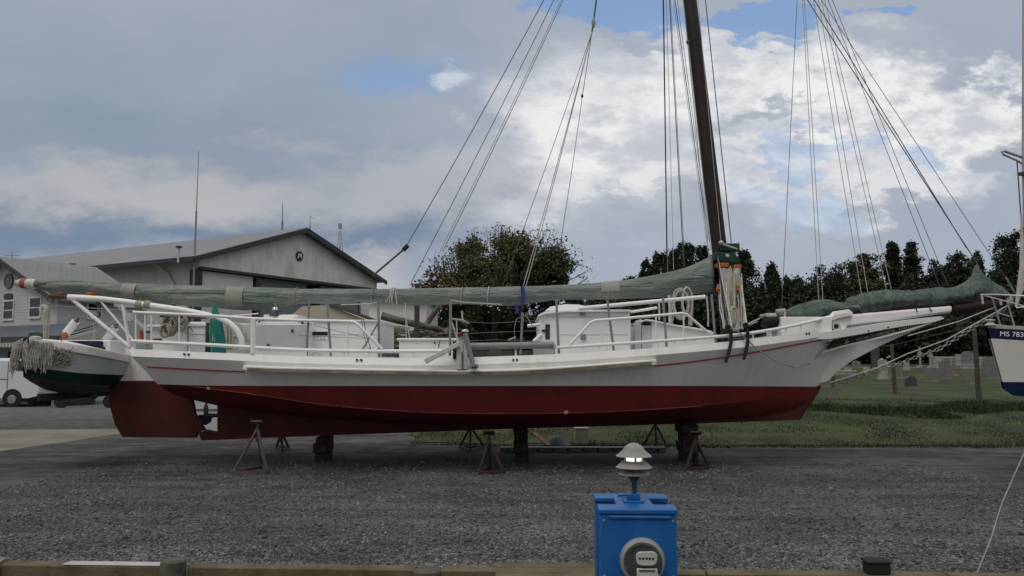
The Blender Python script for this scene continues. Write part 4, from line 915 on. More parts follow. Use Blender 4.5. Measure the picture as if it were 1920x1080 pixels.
# lines from boom to deck
for a, b in (((737, 541), (723, 568)), ((741, 541), (744, 572)), ((733, 541), (734, 566)), ((760, 568), (762, 640)), ((762, 600), (768, 634))): wirep([P(*a, 17.15), P(*b, 17.1)], .010, 'boom_line', ropew)
wirep([P(845, 563, 16), P(870, 567, 16.3), P(940, 571, 16.8)], .016, 'boom_line', ropew); wirep([P(711, 566, 15.6), P(690, 570, 16.3), P(640, 571, 17)], .013, 'boom_line', ropew); wirep([P(580, 562, 15.6), P(530, 571, 16.4), P(500, 576, 17.1)], .013, 'boom_line', dsteel)
wirep([P(845, 598, 15.6), P(866, 600, 15.7), P(878, 606, 15.8)], .02, 'cross_bar', ropew); wirep([P(866, 583, 15.8), P(868, 605, 15.8)], .018, 'cross_bar', ropew)
wirep([P(858, 640, 15.4), P(850, 612, 15.5), P(846, 603, 15.5)], .016, 'brace', ropew); wirep([P(856, 600, 15.5), P(857, 628, 15.4)], .012, 'brace', ropew)
wirep([P(985, 590, 16.2), P(995, 605, 16.2), P(998, 611, 16.3)], .008, 'hanging_rope', ropew); wirep([P(985, 592, 16.2), P(968, 598, 16.2), P(964, 618, 16.2), P(966, 640, 16.2)], .007, 'hanging_rope', rope)
wirep([P(953, 638, 15.6), P(967, 632, 15.6)], .018, 'handle_bar', ropew)
# ---- jib covers on the bowsprit
J1T = [(1463, 590), (1475, 581), (1500, 570), (1535, 561.5), (1552, 561.5), (1570, 566), (1596, 566), (1612, 574)]; J1B = [(1463, 592), (1478, 598), (1500, 601), (1545, 596), (1570, 590), (1612, 582)]
cover(J1T, J1B, 1470, 1611, 60, 17.5, .22, 'jib_cover', canvasd, 7.0, .13, (1506, 1543, 1580), peak=1, crease=1.6)
J2T = [(1583, 562), (1600, 555), (1620, 548.5), (1645, 545.5), (1670, 542.5), (1700, 545), (1740, 541), (1758, 538.5), (1785, 538.5), (1800, 533), (1816, 523), (1825, 510), (1831, 496), (1836, 503), (1850, 519), (1866, 531), (1880, 540), (1889, 551)]
J2B = [(1583, 565), (1600, 587), (1640, 584), (1680, 577), (1720, 574.5), (1760, 572.5), (1800, 568), (1840, 564), (1889, 560)]
cover(J2T, J2B, 1586, 1889, 120, 17.5, lambda px: .20+.03*math.sin(px*.05), 'jib_cover', canvasd, 3.0, .12, (1606, 1627, 1671, 1712, 1775, 1822), peak=1, crease=1.5)
MB().tube([P(1480, 597, 17.5), P(1880, 560, 17.5)], .06, 10).build('jib_club', mat('red brown spar', (.04, .016, .013), .5, .2, 4), boat)
# windlass clutter forward of the mast
o = MB().pbox(1437, 587, 1457, 595, 17.0, 17.5).build('windlass', ropew, boat, bevel=.03); MB().tube([P(1455, 586, 17.2), P(1472, 584, 17.2)], .07, 12).build('windlass_drum', steel, o)
MB().tube([P(1432, 603, 17.1), P(1466, 600, 17.1)], .10, 12).build('anchor_gear', black, boat); MB().pbox(1440, 598, 1466, 618, 17.1, 17.6).build('anchor_gear', black, boat, bevel=.05)
wirep([P(1472, 584, 17.1), P(1470, 608, 17.1)], .02, 'windlass_post', ropew)
# ---- stern davits
for sg, Yd in ((0, 16.0), (1, 17.9)):
    k = 16.0/Yd
    def D(px, py): q = P(px, py, 16.0); return Vector((q.x, Yd, q.z))
    dv = MB().tube([D(128, 557), D(190, 560.5), D(238, 566), D(290, 574), (D(345, 582)), D(393, 592), D(412, 597), D(430, 606), D(444, 619), D(452, 634), D(455, 655)], [.058]*3+[.062]*8, 10).build('davit', whitec, boat)
    for a, b, r in (((136, 562), (244, 652), .036), ((188, 564), (252, 641), .022), ((230, 570), (243, 650), .036)): MB().tube([D(*a), D(*b)], r, 8).build('davit_strut', whitec, dv)
    for x in (261, 277): MB().tube([D(x-5, 570.5), D(x+5, 571.5)], .085, 10).build('rope_lashing', rope, dv)
    mb = MB()
    for i in range(12): p = D(96+i*3.0, 554.5+rg2.uniform(-3, 3)); mb.tube([p+Vector((rg2.uniform(-.05, .05), rg2.uniform(-.05, .05), -.05)), p, p+Vector((rg2.uniform(-.05, .05), rg2.uniform(-.05, .05), .06))], .022, 5)
    mb.build('rope_whipping', mat('ochre seizing', (.22, .12, .035), .9, .3, 30), dv)
    MB().tube([D(88, 560), D(96, 555), D(130, 556.5)], .05, 8).build('davit_end', mat('dark davit head', (.07, .06, .05), .8), dv)
    h = D(88, 580); b = MB().lathe(h+Vector((0, -.07, 0)), [(.03, 0), (.075, .0), (.09, .02), (.09, .06), (.075, .08), (.03, .08)], 24, (0, -1, 0)).build('tackle_block', ropew, dv); MB().lathe(h+Vector((0, -.15, 0)), [(.02, 0), (.02, .01)], 10, (0, -1, 0)).build('sheave_pin', dsteel, b)
    for i, dx in enumerate((-.045, .0, .045, .08)): MB().tube([h+Vector((dx, -.01*i, .0 if i < 2 else .22)), h+Vector((dx*.9, -.01*i, -.60))], .009, 6).build('tackle_fall', rope if i > 1 else ropew, dv)
MB().lathe(P(245, 595, 15.95), [(.02, 0), (.085, 0), (.085, .05), (.02, .05)], 22, (.2, -1, .1)).build('tackle_block', ropew, boat)
for a, b in (((98, 573), (272, 584)), ((124, 628), (232, 598)), ((124, 632), (236, 608)), ((124, 636), (215, 612))): wirep([P(*a, 16.1), P(*b, 16.0)], .008, 'tackle_line', ropew)
MB().lathe(P(121, 629, 16.05), [(.05, -.03), (.07, 0), (.05, .03)], 14, (0, -1, 0)).build('wooden_block', orange, boat)
# odds and ends on the after deck
coil(P(322, 610, 16.2), .13, .2, rope, 9); coil(P(340, 606, 16.3), .12, .17, rope, 8, tilt=.05); coil(P(312, 620, 16.1), .10, .13, mat('old yellow rope', (.42, .38, .26), .9), 5)
mb = MB()
for i in range(26): p = P(304+i*2, 600+rg2.uniform(-8, 8), 16.5); mb.tube([p, p+Vector((rg2.uniform(-.2, .2), rg2.uniform(-.1, .1), rg2.uniform(-.12, .1))), p+Vector((rg2.uniform(-.2, .2), 0, rg2.uniform(-.2, 0)))], .012, 5)
mb.build('tangled_line', rope, boat)
MB().bar(P(264, 620, 16.0), P(266, 636, 16.0), .08, .04).build('red_float', mat('red float', (.40, .07, .05), .6), boat)
for x, y, w in ((296, 637, .10), (278, 622, .05), (325, 571, .06), (328, 571, .03)): MB().lathe(P(x, y, 16.2), [(w*.6, -.03), (w, 0), (w*.6, .03)], 12).build('deck_fitting', dsteel, boat)
wirep([P(300, 592, 16.4), P(340, 594, 16.5), P(390, 596, 16.6)], .03, 'furled_line', mat('dark line', (.10, .09, .08), .9), 6)
for i in range(5): wirep([P(423+i*3, 606+i*2, 16.6), P(425+i*3, 630, 16.6), P(424+i*3, 656, 16.6)], .016, 'hanging_rope', mat('pinkish rope', (.32, .22, .18), .9) if i % 2 else ropew)
coil(P(448, 640, 16.7), .12, .10, ropew, 6); coil(P(440, 614, 16.8), .16, .08, ropew, 4)
MB().pbox(443, 606, 470, 640, 16.9, 17.3).build('aft_stowage', whited, boat, bevel=.03)
MB().tube([P(432, 593, 16.8), P(484, 588, 17.2)], .018, 6).build('boat_hook', whitec, boat)
# separate things resting on the deck
kb = []
for i in range(25):
    f = i/24; px = 402.5+9*f; py = 571+99*f; w = (.155*math.sin(math.pi*min(1, f*.62+.06)))**1.0
    kb.append((P(px, py, 16.02), w, .035+.05*math.sin(math.pi*min(1, f*.9+.08))))
mb = MB(); rows = []
for c, w, d in kb: rows.append([c+Vector((math.cos(t)*w, math.sin(t)*d, 0)) for t in [6.2832*k/16 for k in range(16)]])
mb.grid(rows, close=True); mb.add(rows[0], [tuple(range(16))]); mb.add(rows[-1], [tuple(range(16))])
kay = thing('kayak', kb[-1][0], 'narrow teal kayak standing on end on the after deck', 'kayak')
hullk = mb.build('hull', teal, kay)
MB().tube([c+Vector((-w*.98, -.012, 0)) for c, w, d in kb], .010, 5).build('gunwale', mat('pale green edge', (.25, .36, .30), .5), kay)
for x in (400, 403.5): MB().tube([P(x, 594, 15.95), P(x-1, 640, 15.95)], .008, 5).build('cord', ropew, kay)
bc = P(391, 608, 16.5); bb_ = P(393, 672, 16.5)
ba = thing('storage_drum', bb_, 'dark green drum between the white locker and the teal kayak', 'drum')
hh = bc.z-bb_.z; MB().lathe(bb_, [(.085, 0), (.09, .02), (.09, hh*.33), (.096, hh*.35), (.09, hh*.37), (.09, hh*.66), (.096, hh*.68), (.09, hh*.7), (.09, hh-.03), (.08, hh)], 20).build('drum_body', mat('drum green', (.02, .05, .038), .5, .15, 6), ba); MB().lathe(bb_+Vector((0, 0, hh)), [(.094, -.01), (.094, .025), (.05, .03)], 20).build('lid', dkgreen, ba)
# ================================================================ supports under the boat
def jack(label, apex, feet, Ya, Yf, m=rust, r=.024, pad=True, plate=True):
    a = P(*apex, Ya); fs = [Vector((P(px, 880, y).x, y, 0)) for px, y in zip(feet, Yf)]
    c = sum(fs, Vector())/3
    j = thing('boat_stand', c, label, 'boat stand', 'iron boat stands propping the hull')
    for f in fs: MB().bar(f+Vector((0, 0, .03)), a-Vector((0, 0, .12)), r*2, r*1.6).build('leg', m, j, bevel=.004)
    for i in range(3): MB().bar(fs[i]+Vector((0, 0, .035)), fs[(i+1) % 3]+Vector((0, 0, .035)), .035, .06).build('foot_bar', m, j)
    MB().tube([a-Vector((0, 0, .38)), a-Vector((0, 0, .02))], .028, 10).build('screw_post', m, j)
    MB().box(a, (.22, .2, .035), M=Euler((-.35 if Ya < YC else .35, 0, 0)).to_matrix()).build('pad', m, j)
    return j
jm = mat('worn grey iron', (.11, .10, .09), .8, 0, 8, .3, 40, col2=(.07, .045, .035))
jack('rusty iron boat stand nearest the rudder, in front of the hull', (483, 792), (437, 500, 492), 15.75, (15.35, 15.45, 16.2), jm)
jack('rusty iron boat stand in front of the middle keel block', (917, 811), (898, 944, 920), 15.75, (15.35, 15.4, 16.1))
jack('rusty iron boat stand leaning beside the forward keel block', (1304, 812), (1286, 1330, 1300), 15.95, (15.75, 16.1, 16.7))
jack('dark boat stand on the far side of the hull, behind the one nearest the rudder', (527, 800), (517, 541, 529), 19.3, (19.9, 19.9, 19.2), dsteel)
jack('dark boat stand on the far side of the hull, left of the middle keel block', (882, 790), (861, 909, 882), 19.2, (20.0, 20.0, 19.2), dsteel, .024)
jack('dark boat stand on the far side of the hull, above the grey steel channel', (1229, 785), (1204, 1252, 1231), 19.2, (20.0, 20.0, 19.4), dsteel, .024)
def block(label, x0, x1, ytop):
    a = P((x0+x1)/2, ytop, YC); w = (x1-x0)/F*YC; t = thing('keel_block', (a.x, YC, 0), label, 'keel block', 'timber blocks stacked under the keel')
    z = 0; i = 0; top = a.z+.02
    while z < top-.02:
        h = min(.2, top-z); MB().box((a.x+rg2.uniform(-.02, .02), YC, z+h/2), (w*(1 if i % 2 else .92), .75 if i % 2 else .55, h-.006)).build('block_timber', timberd, t, bevel=.01); z += h; i += 1
block('dark timber block under the keel, leftmost of three', 596, 620, 819); block('dark timber block under the middle of the keel', 963, 990, 804); block('dark timber block under the forefoot, widest of three', 1273, 1303, 790)
# channel, boards and scraps behind the keel
a, b = G(938, 845), G(1245, 845); a.y = b.y = 19.0; a.x = P(938, 850, 19).x; b.x = P(1248, 850, 19).x
ch = thing('steel_channel', ((a.x+b.x)/2, 19, 0), 'long grey steel channel with bolt holes lying on the gravel', 'steel channel')
MB().hexa([a+Vector((0, 0, .0)), b, b+Vector((0, .3, 0)), a+Vector((0, .3, 0)), a+Vector((0, 0, .12)), b+Vector((0, 0, .12)), b+Vector((0, .3, .12)), a+Vector((0, .3, .12))]).build('channel_body', mat('pale steel', (.15, .15, .16), .6, .15, 6), ch, bevel=.008)
for i in range(11): MB().lathe(a.lerp(b, (i+.5)/11)+Vector((0, .005, .065)), [(.03, 0), (.03, .012)], 10, (0, -1, 0)).build('bolt_hole', black, ch)
p = P(1090, 812, 21.0); t = thing('white_carton', (p.x, 21, zt(p.x, 21)), 'small white box on the grass edge, seen beneath the hull', 'box')
zc = P(1090, 803, 21).z; MB().box((p.x, 21, (zc+zt(p.x, 21))/2), (.34, .3, zc-zt(p.x, 21))).build('box_body', mat('carton white', (.28, .28, .26), .8, .15, 8), t, bevel=.01); MB().box((p.x, 21, zc+.008), (.36, .32, .02)).build('box_lid', mat('carton lid', (.34, .34, .31), .8), t)
p = P(1018, 826, 20.3); mb = MB(); mb.bar((p.x-.22, 20.6, .32), (p.x+.15, 20.3, .04), .16, .03); tag(mb.build('wood_board', mat('pale board', (.22, .13, .09), .8, .15, 6), org=(p.x, 20.4, 0), bevel=.004), 'pinkish board propped beneath the hull beside a dark tarpaulin', 'board')
p = P(1045, 826, 20.6); mb = MB(); rows = []
for i in range(7):
    f = i/6; rows.append([Vector((p.x-.33+.66*f+.04*noise.noise((i, k, 1)), 20.6-.2+.4*k/8, .02+.26*math.sin(math.pi*k/8)*math.sin(math.pi*min(1, f*.9+.08))*(1+.5*noise.noise((i*.9, k*.8, 4))))) for k in range(9)])
mb.grid(rows); tag(mb.build('tarpaulin', dsteel, org=(p.x, 20.6, 0)), 'crumpled dark tarpaulin beneath the hull between the board and the white box', 'tarpaulin')
t = thing('white_crate', P(383, 811, 24), 'white crate on the gravel, seen through the propeller opening', 'crate'); ORG[t.name] = t.location.copy()
MB().pbox(352, 744, 414, 810.5, 24.0, 24.9).build('crate_body', mat('crate white', (.5, .5, .5), .6, .06, 3), t, bevel=.02); MB().pbox(352, 767, 414, 769, 23.97, 24.0).build('seam', dsteel, t)
# ================================================================ push boat hanging from the davits
PBX = -9.22
pbt = thing('push_boat', (PBX, 17, 1.5), 'stubby white and green push boat slung from the stern davits, rope fringe on its bow', 'push boat')
def pst(t):                                          # t along the boat, 0 = bow
    y = 15.2+3.85*t
    hb = smt([(0, .05), (.08, .34), (.2, .62), (.4, .84), (.65, .90), (1, .74)], t); hw = hb*smt([(0, .55), (.2, .72), (.5, .88), (1, .9)], t)
    sh = smt([(0, 2.56), (.3, 2.40), (.6, 2.27), (1, 2.24)], t); wl = smt([(0, 2.02), (.3, 1.88), (1, 1.79)], t); kl = smt([(0, 1.84), (.08, 1.74), (.3, 1.5), (.6, 1.42), (1, 1.5)], t); ch = kl+(wl-kl)*.45
    return y, hb, hw, sh, wl, kl, ch
mw = MB(); mg = MB(); mk = MB(); mk2 = MB()
for sg in (-1, 1):
    rw, rgn, rs, rb_ = [], [], [], []
    for i in range(33):
        y, hb, hw, sh, wl, kl, chz = pst(i/32)
        X = lambda h: PBX+sg*h
        rb_.append([(X(hb), y, sh), (X(hb+.015), y, sh-.02), (X(hb+.01), y, sh-.16), (X(hb-.01), y, sh-.17)])
        rw.append([(X(hb-.01), y, sh-.1), (X((hb*.55+hw*.45)), y, (sh+wl)/2), (X(hw), y, wl)])
        rgn.append([(X(hw), y, wl), (X(hw*.8), y, chz), (X(hw*.62), y, chz-.03)])
        rs.append([(X(hw*.62), y, chz-.03), (X(hw*.3), y, (chz+kl)/2-.05), (PBX, y, kl)])
    mk.grid(rb_); mw.grid(rw); mg.grid(rgn); mk2.grid(rs)
y, hb, hw, sh, wl, kl, chz = pst(1); mw.add([(PBX-hb, y, sh), (PBX+hb, y, sh), (PBX+hw, y, wl), (PBX, y, kl), (PBX-hw, y, wl)], [(0, 1, 2, 3, 4)])
pbw = mat('cool white boat paint', (.60, .64, .66), .5, .06, 2, .06, 15)
mw.build('topsides', pbw, pbt); mk.build('sheer_strake', white, pbt); mg.build('bottom', dkgreen, pbt); mk2.build('bottom_planking', mat('dark grey green bottom', (.05, .065, .055), .7, .2, 3), pbt)
mb = MB(); mb.grid([[(PBX-h+.01, y, s), (PBX-h*.5, y, s+.09*k_), (PBX, y, s+.12*k_), (PBX+h*.5, y, s+.09*k_), (PBX+h-.01, y, s)] for i in range(17) for (y, h, _, s, _, _, _) in (pst(i/32*1.15),) for k_ in (min(1, i/6),)]); mb.build('foredeck', whitec, pbt)
mb = MB(); mb.grid([[(PBX-h+.01, y, s-.01), (PBX+h-.01, y, s-.01)] for i in range(9) for (y, h, _, s, _, _, _) in (pst(.57+.43*i/8),)]); mb.build('side_deck', whitec, pbt)
MB().box((PBX+.1, 17.7, 2.42), (1.1, 1.2, .32)).build('engine_box', whitec, pbt, bevel=.03); MB().box((PBX+.05, 17.0, 2.5), (.9, .3, .12)).build('blue_cover', mat('dark blue cover', (.012, .014, .06), .8), pbt, bevel=.03)
MB().pbox(206, 643, 226, 660, 18.0, 18.4).build('dark_window', black, pbt)
mb = MB(); mb.tube([P(162, 650, 16.4), P(172, 642, 16.6), P(210, 660, 17.4), P(208, 664, 17.4), P(186, 655, 16.9)], .022, 6); mb.build('black_hose', black, pbt)
for (a, b, Y) in (((124, 625), (142, 603), 16.6), ((198, 638), (216, 614), 18.0)):
    o = MB().tube([P(*a, Y), P(*b, Y)], .085, 14).build('fender', whitec, pbt); d = (P(*b, Y)-P(*a, Y)).normalized(); MB().tube([P(*b, Y), P(*b, Y)+d*.10], [.05, .02], 8).build('fender_eye', dsteel, o)
MB().tube([(PBX, 18.9, 1.52), (PBX, 19.2, 1.42)], .04, 8).build('shaft', dsteel, pbt)
MB().lathe(P(175, 740, 17.6), [(.02, -.12), (.10, -.04), (.10, .06), (.02, .1)], 14, (-.3, -1, 0)).build('propeller_hub', dsteel, pbt)
MB().box((PBX, 17.2, 1.42), (.06, 3.0, .14)).build('keel', mat('keel dark', (.03, .04, .035), .8), pbt)
mb = MB(); rgf = random.Random(11)
for i in range(340):                                 # rope fringe round the bow
    t = rgf.random()**1.2*.08; sg = -1 if rgf.random() < .5 else 1; t = 0 if i % 9 == 0 else t
    y, hb, hw, sh, wl, kl, chz = pst(t); L = (.50 if t < .05 else .50*max(0, 1-(t-.05)/.06)+.08)*rgf.uniform(.35, 1.05)
    p = Vector((PBX+sg*(hb+.03)*(rgf.random() if t == 0 else 1), y-.04-(.05 if t == 0 else 0), sh-.02-rgf.random()*.14)); q = Vector((PBX+sg*(hb*.9+.06)+rgf.uniform(-.05, .05), y-.07+rgf.uniform(-.05, .05), p.z-L))
    m_ = p.lerp(q, .5)+Vector((rgf.uniform(-.03, .03), rgf.uniform(-.05, 0), 0)); mb.tube([p, m_, q], rgf.uniform(.007, .013), 4)
mb.build('rope_fringe', mat('grey fringe rope', (.40, .39, .36), .95, .25, 14, .5, 90), pbt)
mb = MB()
for i in range(150):                                 # matted net toward the quarter
    t = .06+rgf.random()*.09; y, hb, hw, sh, wl, kl, chz = pst(t); c = Vector((PBX+hb+.02, y, sh-.16-rgf.random()*.24*(1-(t-.14)/.3))); e = Vector((rgf.uniform(-.02, .05), rgf.uniform(-.1, .1), rgf.uniform(-.08, .08))); mb.tube([c-e, c+Vector((.03, 0, .02)), c+e], .008, 4)
mb.build('net_fender', mat('grey netting', (.30, .29, .25), .95, .3, 40), pbt)
mb = MB(); c = P(67, 634, 15.1); mb.lathe(c+Vector((0, 0, -.03)), [(.11, 0), (.10, .05), (.05, .07)], 14); mb.build('bow_cushion', ropew, pbt)
MB().tube([P(58, 630, 15.6), P(75, 629, 15.8)], .07, 12).build('dark_bumper', dkgreen2, pbt)
for pts in ([(104, 640), (120, 652), (128, 660), (112, 634)], [(138, 650), (132, 658), (124, 652)]): MB().tube([P(a, b, 15.75) for a, b in pts], .010, 5).build('lashing', mat('blue grey cord', (.2, .22, .27), .9), pbt)
# ================================================================ buildings
u1 = Vector((.489, .872, 0)); u2 = Vector((-.872, .489, 0))     # along the barn front, along its side
sidm = mat('pale corrugated siding', (.56, .57, .54), .6, 0, .8, wave=((1, 1, 0), .32, .05), col2=(.45, .455, .42), streak=1.2)
sidd = mat('gable siding', (.76, .77, .75), .6, 0, .6, wave=((1, 1, 0), .5, .03), col2=(.52, .525, .50), streak=1.0)
roofm = mat('grey metal roof', (.19, .195, .20), .5, .08, .5, wave=((.9, .5, 0), .6, .04))
trimd = mat('dark trim', (.045, .05, .052), .6, .1)
doorm = mat('blue grey door', (.17, .20, .205), .6, .08, 1)
C0 = Vector((-19.85, 50, 0)); WB, LB = 17.3, 38.0; ze, zr = 8.75, 11.6
barn = thing('boat_shed', C0+u1*WB/2, 'large pale metal boat shed with wide sliding doors and grey roof, behind the stern', 'shed')
def Q(a, b, z, base=C0): return base+u1*a+u2*b+Vector((0, 0, z))
def slab(base, a0, a1, b0, b1, z0, z1): return MB().hexa([Q(a0, b0, z0, base), Q(a1, b0, z0, base), Q(a1, b1, z0, base), Q(a0, b1, z0, base), Q(a0, b0, z1, base), Q(a1, b0, z1, base), Q(a1, b1, z1, base), Q(a0, b1, z1, base)])
slab(C0, 0, .25, 0, LB, 0, ze).build('side_wall', sidm, barn); slab(C0, WB-.25, WB, 0, LB, 0, ze).build('side_wall', sidm, barn); slab(C0, .25, WB-.25, LB-.25, LB, 0, ze).build('rear_wall', sidm, barn)
hz = 8.05                                            # underside of the gable panel
MB().prism([Q(-.1, -.35, hz), Q(WB+.1, -.35, hz), Q(WB+.1, -.35, ze-.05), Q(WB/2, -.35, zr-.05), Q(-.1, -.35, ze-.05)], u2*.3).build('gable_panel', sidd, barn)
slab(C0, -.1, WB+.1, -.42, -.36, hz-.12, hz+.06).build('door_track', trimd, barn)
slab(C0, .26, 4.6, -.03, .1, 0, hz-.15).build('sliding_door', mat('white door sheet', (.66, .66, .65), .6, .04, .6, streak=1), barn)
slab(C0, 4.75, 5.15, -.2, .3, 0, hz-.12).build('door_post', trimd, barn); slab(C0, -.25, .24, -.3, .3, 0, hz-.12).build('corner_post', trimd, barn)
slab(C0, 5.2, 10.0, .25, .4, 0, hz-.12).build('sliding_door', doorm, barn); slab(C0, 11.5, 15.9, .25, .4, 0, hz-.12).build('sliding_door', doorm, barn)
slab(C0, 10.0, 11.5, 3, 3.2, 0, hz-.1).build('doorway', black, barn); slab(C0, 15.9, WB-.3, -.02, .15, 0, hz-.15).build('sliding_door', sidd, barn)
for s_ in (0, 1):
    a0, a1 = (-1.0, WB/2) if s_ == 0 else (WB+.55, WB/2); z0 = ze-(.30 if s_ == 0 else .12); z1 = zr+.05
    MB().prism([Q(a0, -1.0, z0), Q(a1, -1.0, z1), Q(a1, -1.0, z1+.16), Q(a0, -1.0, z0+.16)], u2*(LB+1.5)).build('roof', roofm, barn)
    MB().prism([Q(a0, -1.06, z0-.22), Q(a1, -1.06, z1-.22), Q(a1, -1.06, z1+.12), Q(a0, -1.06, z0+.12)], u2*.055).build('barge_board', trimd, barn)
slab(C0, -1.12, -.98, -1, LB+.4, ze-.42, ze-.16).build('gutter', trimd, barn)
MB().tube([Q(-.6, 3.2, ze-.3), Q(-.15, 2.6, ze-.9), Q(-.12, 2.0, ze-1.6), Q(-.12, 2.0, 0)], .09, 8).build('downpipe', mat('white pipe', (.5, .5, .48), .5), barn)
o = MB().tube([Q(-1.2, .2, ze-.5), Q(-1.2, .2, ze+.45)], .07, 10).build('vent_pipe', mat('vent pipe white', (.5, .5, .5), .5), barn); MB().lathe(Q(-1.2, .2, ze+.45), [(.08, -.05), (.2, 0), (.2, .07), (.1, .1)], 12).build('vent_cap', dsteel, o)
o = MB().tube([Q(-1.0, 11.4, ze-.3), Q(-1.0, 11.4, ze+.1)], .09, 8).build('vent_pipe', steel, barn); MB().lathe(Q(-1.0, 11.4, ze+.1), [(.1, -.05), (.24, 0), (.24, .08), (.1, .14)], 10).build('vent_cap', steel, o)
em = Q(WB/2-.1, -.37, 9.75); MB().lathe(em, [(.36, 0), (.36, .05)], 24, -u2*1.0 if False else -u2).build('round_emblem', mat('emblem black', (.02, .02, .02), .6), barn)
fr = Matrix(((u1.x, 0, -u2.x*-1), (u1.y, 0, u2.y*-1), (0, 1, 0)))
nrm_ = -u2; Mx = Matrix(((u1.x, 0, nrm_.x, 0), (u1.y, 0, nrm_.y, 0), (0, 1, 0, 0), (0, 0, 0, 1)))
mb = MB()
for a, b in (((-.2, -.2), (-.12, .2)), ((-.12, .2), (0, -.05)), ((0, -.05), (.12, .2)), ((.12, .2), (.2, -.2))): mb.bar(em+u1*a[0]+Vector((0, 0, a[1]))-u2*.06, em+u1*b[0]+Vector((0, 0, b[1]))-u2*.06, .07, .02, up=-u2)
mb.build('emblem_mark', whitec, barn)
# antennas
def mast_(name, label, cat, px, pyb, pyt, Y, r, dx=0, m=steel, extra=None):
    a = P(px, pyb, Y); b = P(px+dx, pyt, Y); b.x = a.x+(b.x-a.x)*.35
    base = Vector((a.x, Y, zt(a.x, Y))); t = thing(name, base, label, cat)
    MB().tube([base, a, a.lerp(b, .42)], r*1.8, 8).build('pole', m, t); MB().tube([a.lerp(b, .42), b], [r, r*.5], 6).build('whip', m, t)
    if extra: extra(t, a, b)
    return t
mast_('radio_antenna', 'tall thin whip antenna at the near corner of the pale boat shed', 'antenna', 365, 480, 282, 49.3, .035, 8)
mast_('radio_antenna', 'grey antenna pole behind the roof ridge, left of the shed peak', 'antenna', 529, 440, 380, 80, .06)
def ex(t, a, b): MB().tube([b, b+Vector((.35, 0, -.25))], .03, 5).build('side_arm', steel, t)
mast_('radio_antenna', 'thin mast with a short side arm just right of the shed peak', 'antenna', 581, 440, 405, 80, .05, 0, steel, ex)
def lat(t, a, b):
    for s_ in (-1, 1): MB().tube([a+Vector((.75*s_, 0, -3)), b+Vector((.1*s_, 0, -.6))], .03, 5).build('tower_leg', steel, t)
    MB().box(b, (.35, .35, .6)).build('tower_head', steel, t)
mast_('radio_tower', 'slender lattice tower beyond the right slope of the shed roof', 'tower', 637, 490, 424, 90, .04, 0, steel, lat)
def bird(t, a, b):
    for z_, w in ((.2, .5), (.5, .35), (.8, .5)): MB().tube([b+Vector((-w, 0, -z_)), b+Vector((w, 0, -z_))], .03, 5).build('aerial_rod', steel, t)
mast_('television_aerial', 'rooftop television aerial above the far left building', 'aerial', 22, 500, 473, 55, .04, 0, steel, bird); mast_('television_aerial', 'television aerial above the far end of the shed ridge', 'aerial', 190, 490, 467, 90, .05, 0, steel, bird)
# the smaller building at the left
G0 = Vector((-28.65, 45.0, 0))
sb = thing('store_building', G0, 'pale two storey building with round sign, windows and a blue grey porch roof', 'building')
def Q2(a, b, z): return G0+u1*a+u2*b+Vector((0, 0, z))     # a: back from the gable, b: to the left of the ridge
sid2 = mat('blue grey lap siding', (.46, .48, .485), .6, .04, 1.5, wave=((0, 0, 1), .16, .015)); hw_ = 5.1; zg, zE = 7.85, 5.55; LL = 5.4
mb = MB(); mb.prism([Q2(0, -hw_, 0), Q2(0, hw_, 0), Q2(0, hw_, zE), Q2(0, 0, zg), Q2(0, -hw_, zE)], u1*LL); mb.build('walls', sid2, sb)
MB().prism([Q2(-.5, 0, zg+.02), Q2(-.5, -hw_-.45, zE-.2), Q2(-.5, -hw_-.45, zE-.04), Q2(-.5, 0, zg+.2)], u1*(LL+.5)).build('roof', roofm, sb); MB().prism([Q2(-.5, 0, zg+.02), Q2(-.5, hw_+.45, zE-.2), Q2(-.5, hw_+.45, zE-.04), Q2(-.5, 0, zg+.2)], u1*(LL+.5)).build('roof', roofm, sb)
MB().prism([Q2(-.54, 0, zg-.12), Q2(-.54, -hw_-.5, zE-.38), Q2(-.54, -hw_-.5, zE-.1), Q2(-.54, 0, zg+.16)], u1*.035).build('barge_board', trimd, sb)
MB().prism([Q2(-.54, 0, zg-.12), Q2(-.54, hw_+.5, zE-.38), Q2(-.54, hw_+.5, zE-.1), Q2(-.54, 0, zg+.16)], u1*.035).build('barge_board', trimd, sb)
wm = mat('window white frame', (.6, .6, .58), .5)
def on_gable(px, py):                                # where that pixel falls on the gable wall
    d = ray(px, py); n = u1; t = (G0-Vector((0, 0, CZ))).dot(n)/d.dot(n); return Vector((0, 0, CZ))+d*t
def on_side(px, py, plane, nn): d = ray(px, py); t = (plane-Vector((0, 0, CZ))).dot(nn)/d.dot(nn); return Vector((0, 0, CZ))+d*t
def window(p0, p1, par, ax, out):                    # p0 top-left, p1 bottom-right on the wall
    w = (p1-p0).dot(ax); h = p0.z-p1.z; c = p0+ax*w/2; c.z = (p0.z+p1.z)/2
    def fb(mb, x0, x1, z0, z1, d0, d1): mb.hexa([c+ax*x+out*d+Vector((0, 0, z)) for z in (z0, z1) for x, d in ((x0, d1), (x1, d1), (x1, d0), (x0, d0))])
    mb = MB(); fb(mb, -w/2, w/2, h/2-.09, h/2, -.02, .06); fb(mb, -w/2, w/2, -h/2, -h/2+.12, -.02, .08); fb(mb, -w/2, -w/2+.08, -h/2+.12, h/2-.09, -.02, .055); fb(mb, w/2-.08, w/2, -h/2+.12, h/2-.09, -.02, .055); fb(mb, -w/2+.08, w/2-.08, -.03, .03, -.02, .045)
    o = mb.build('window', wm, par); mb = MB(); fb(mb, -w/2+.07, w/2-.07, -h/2+.1, h/2-.08, -.01, .02); mb.build('pane', glass, o)
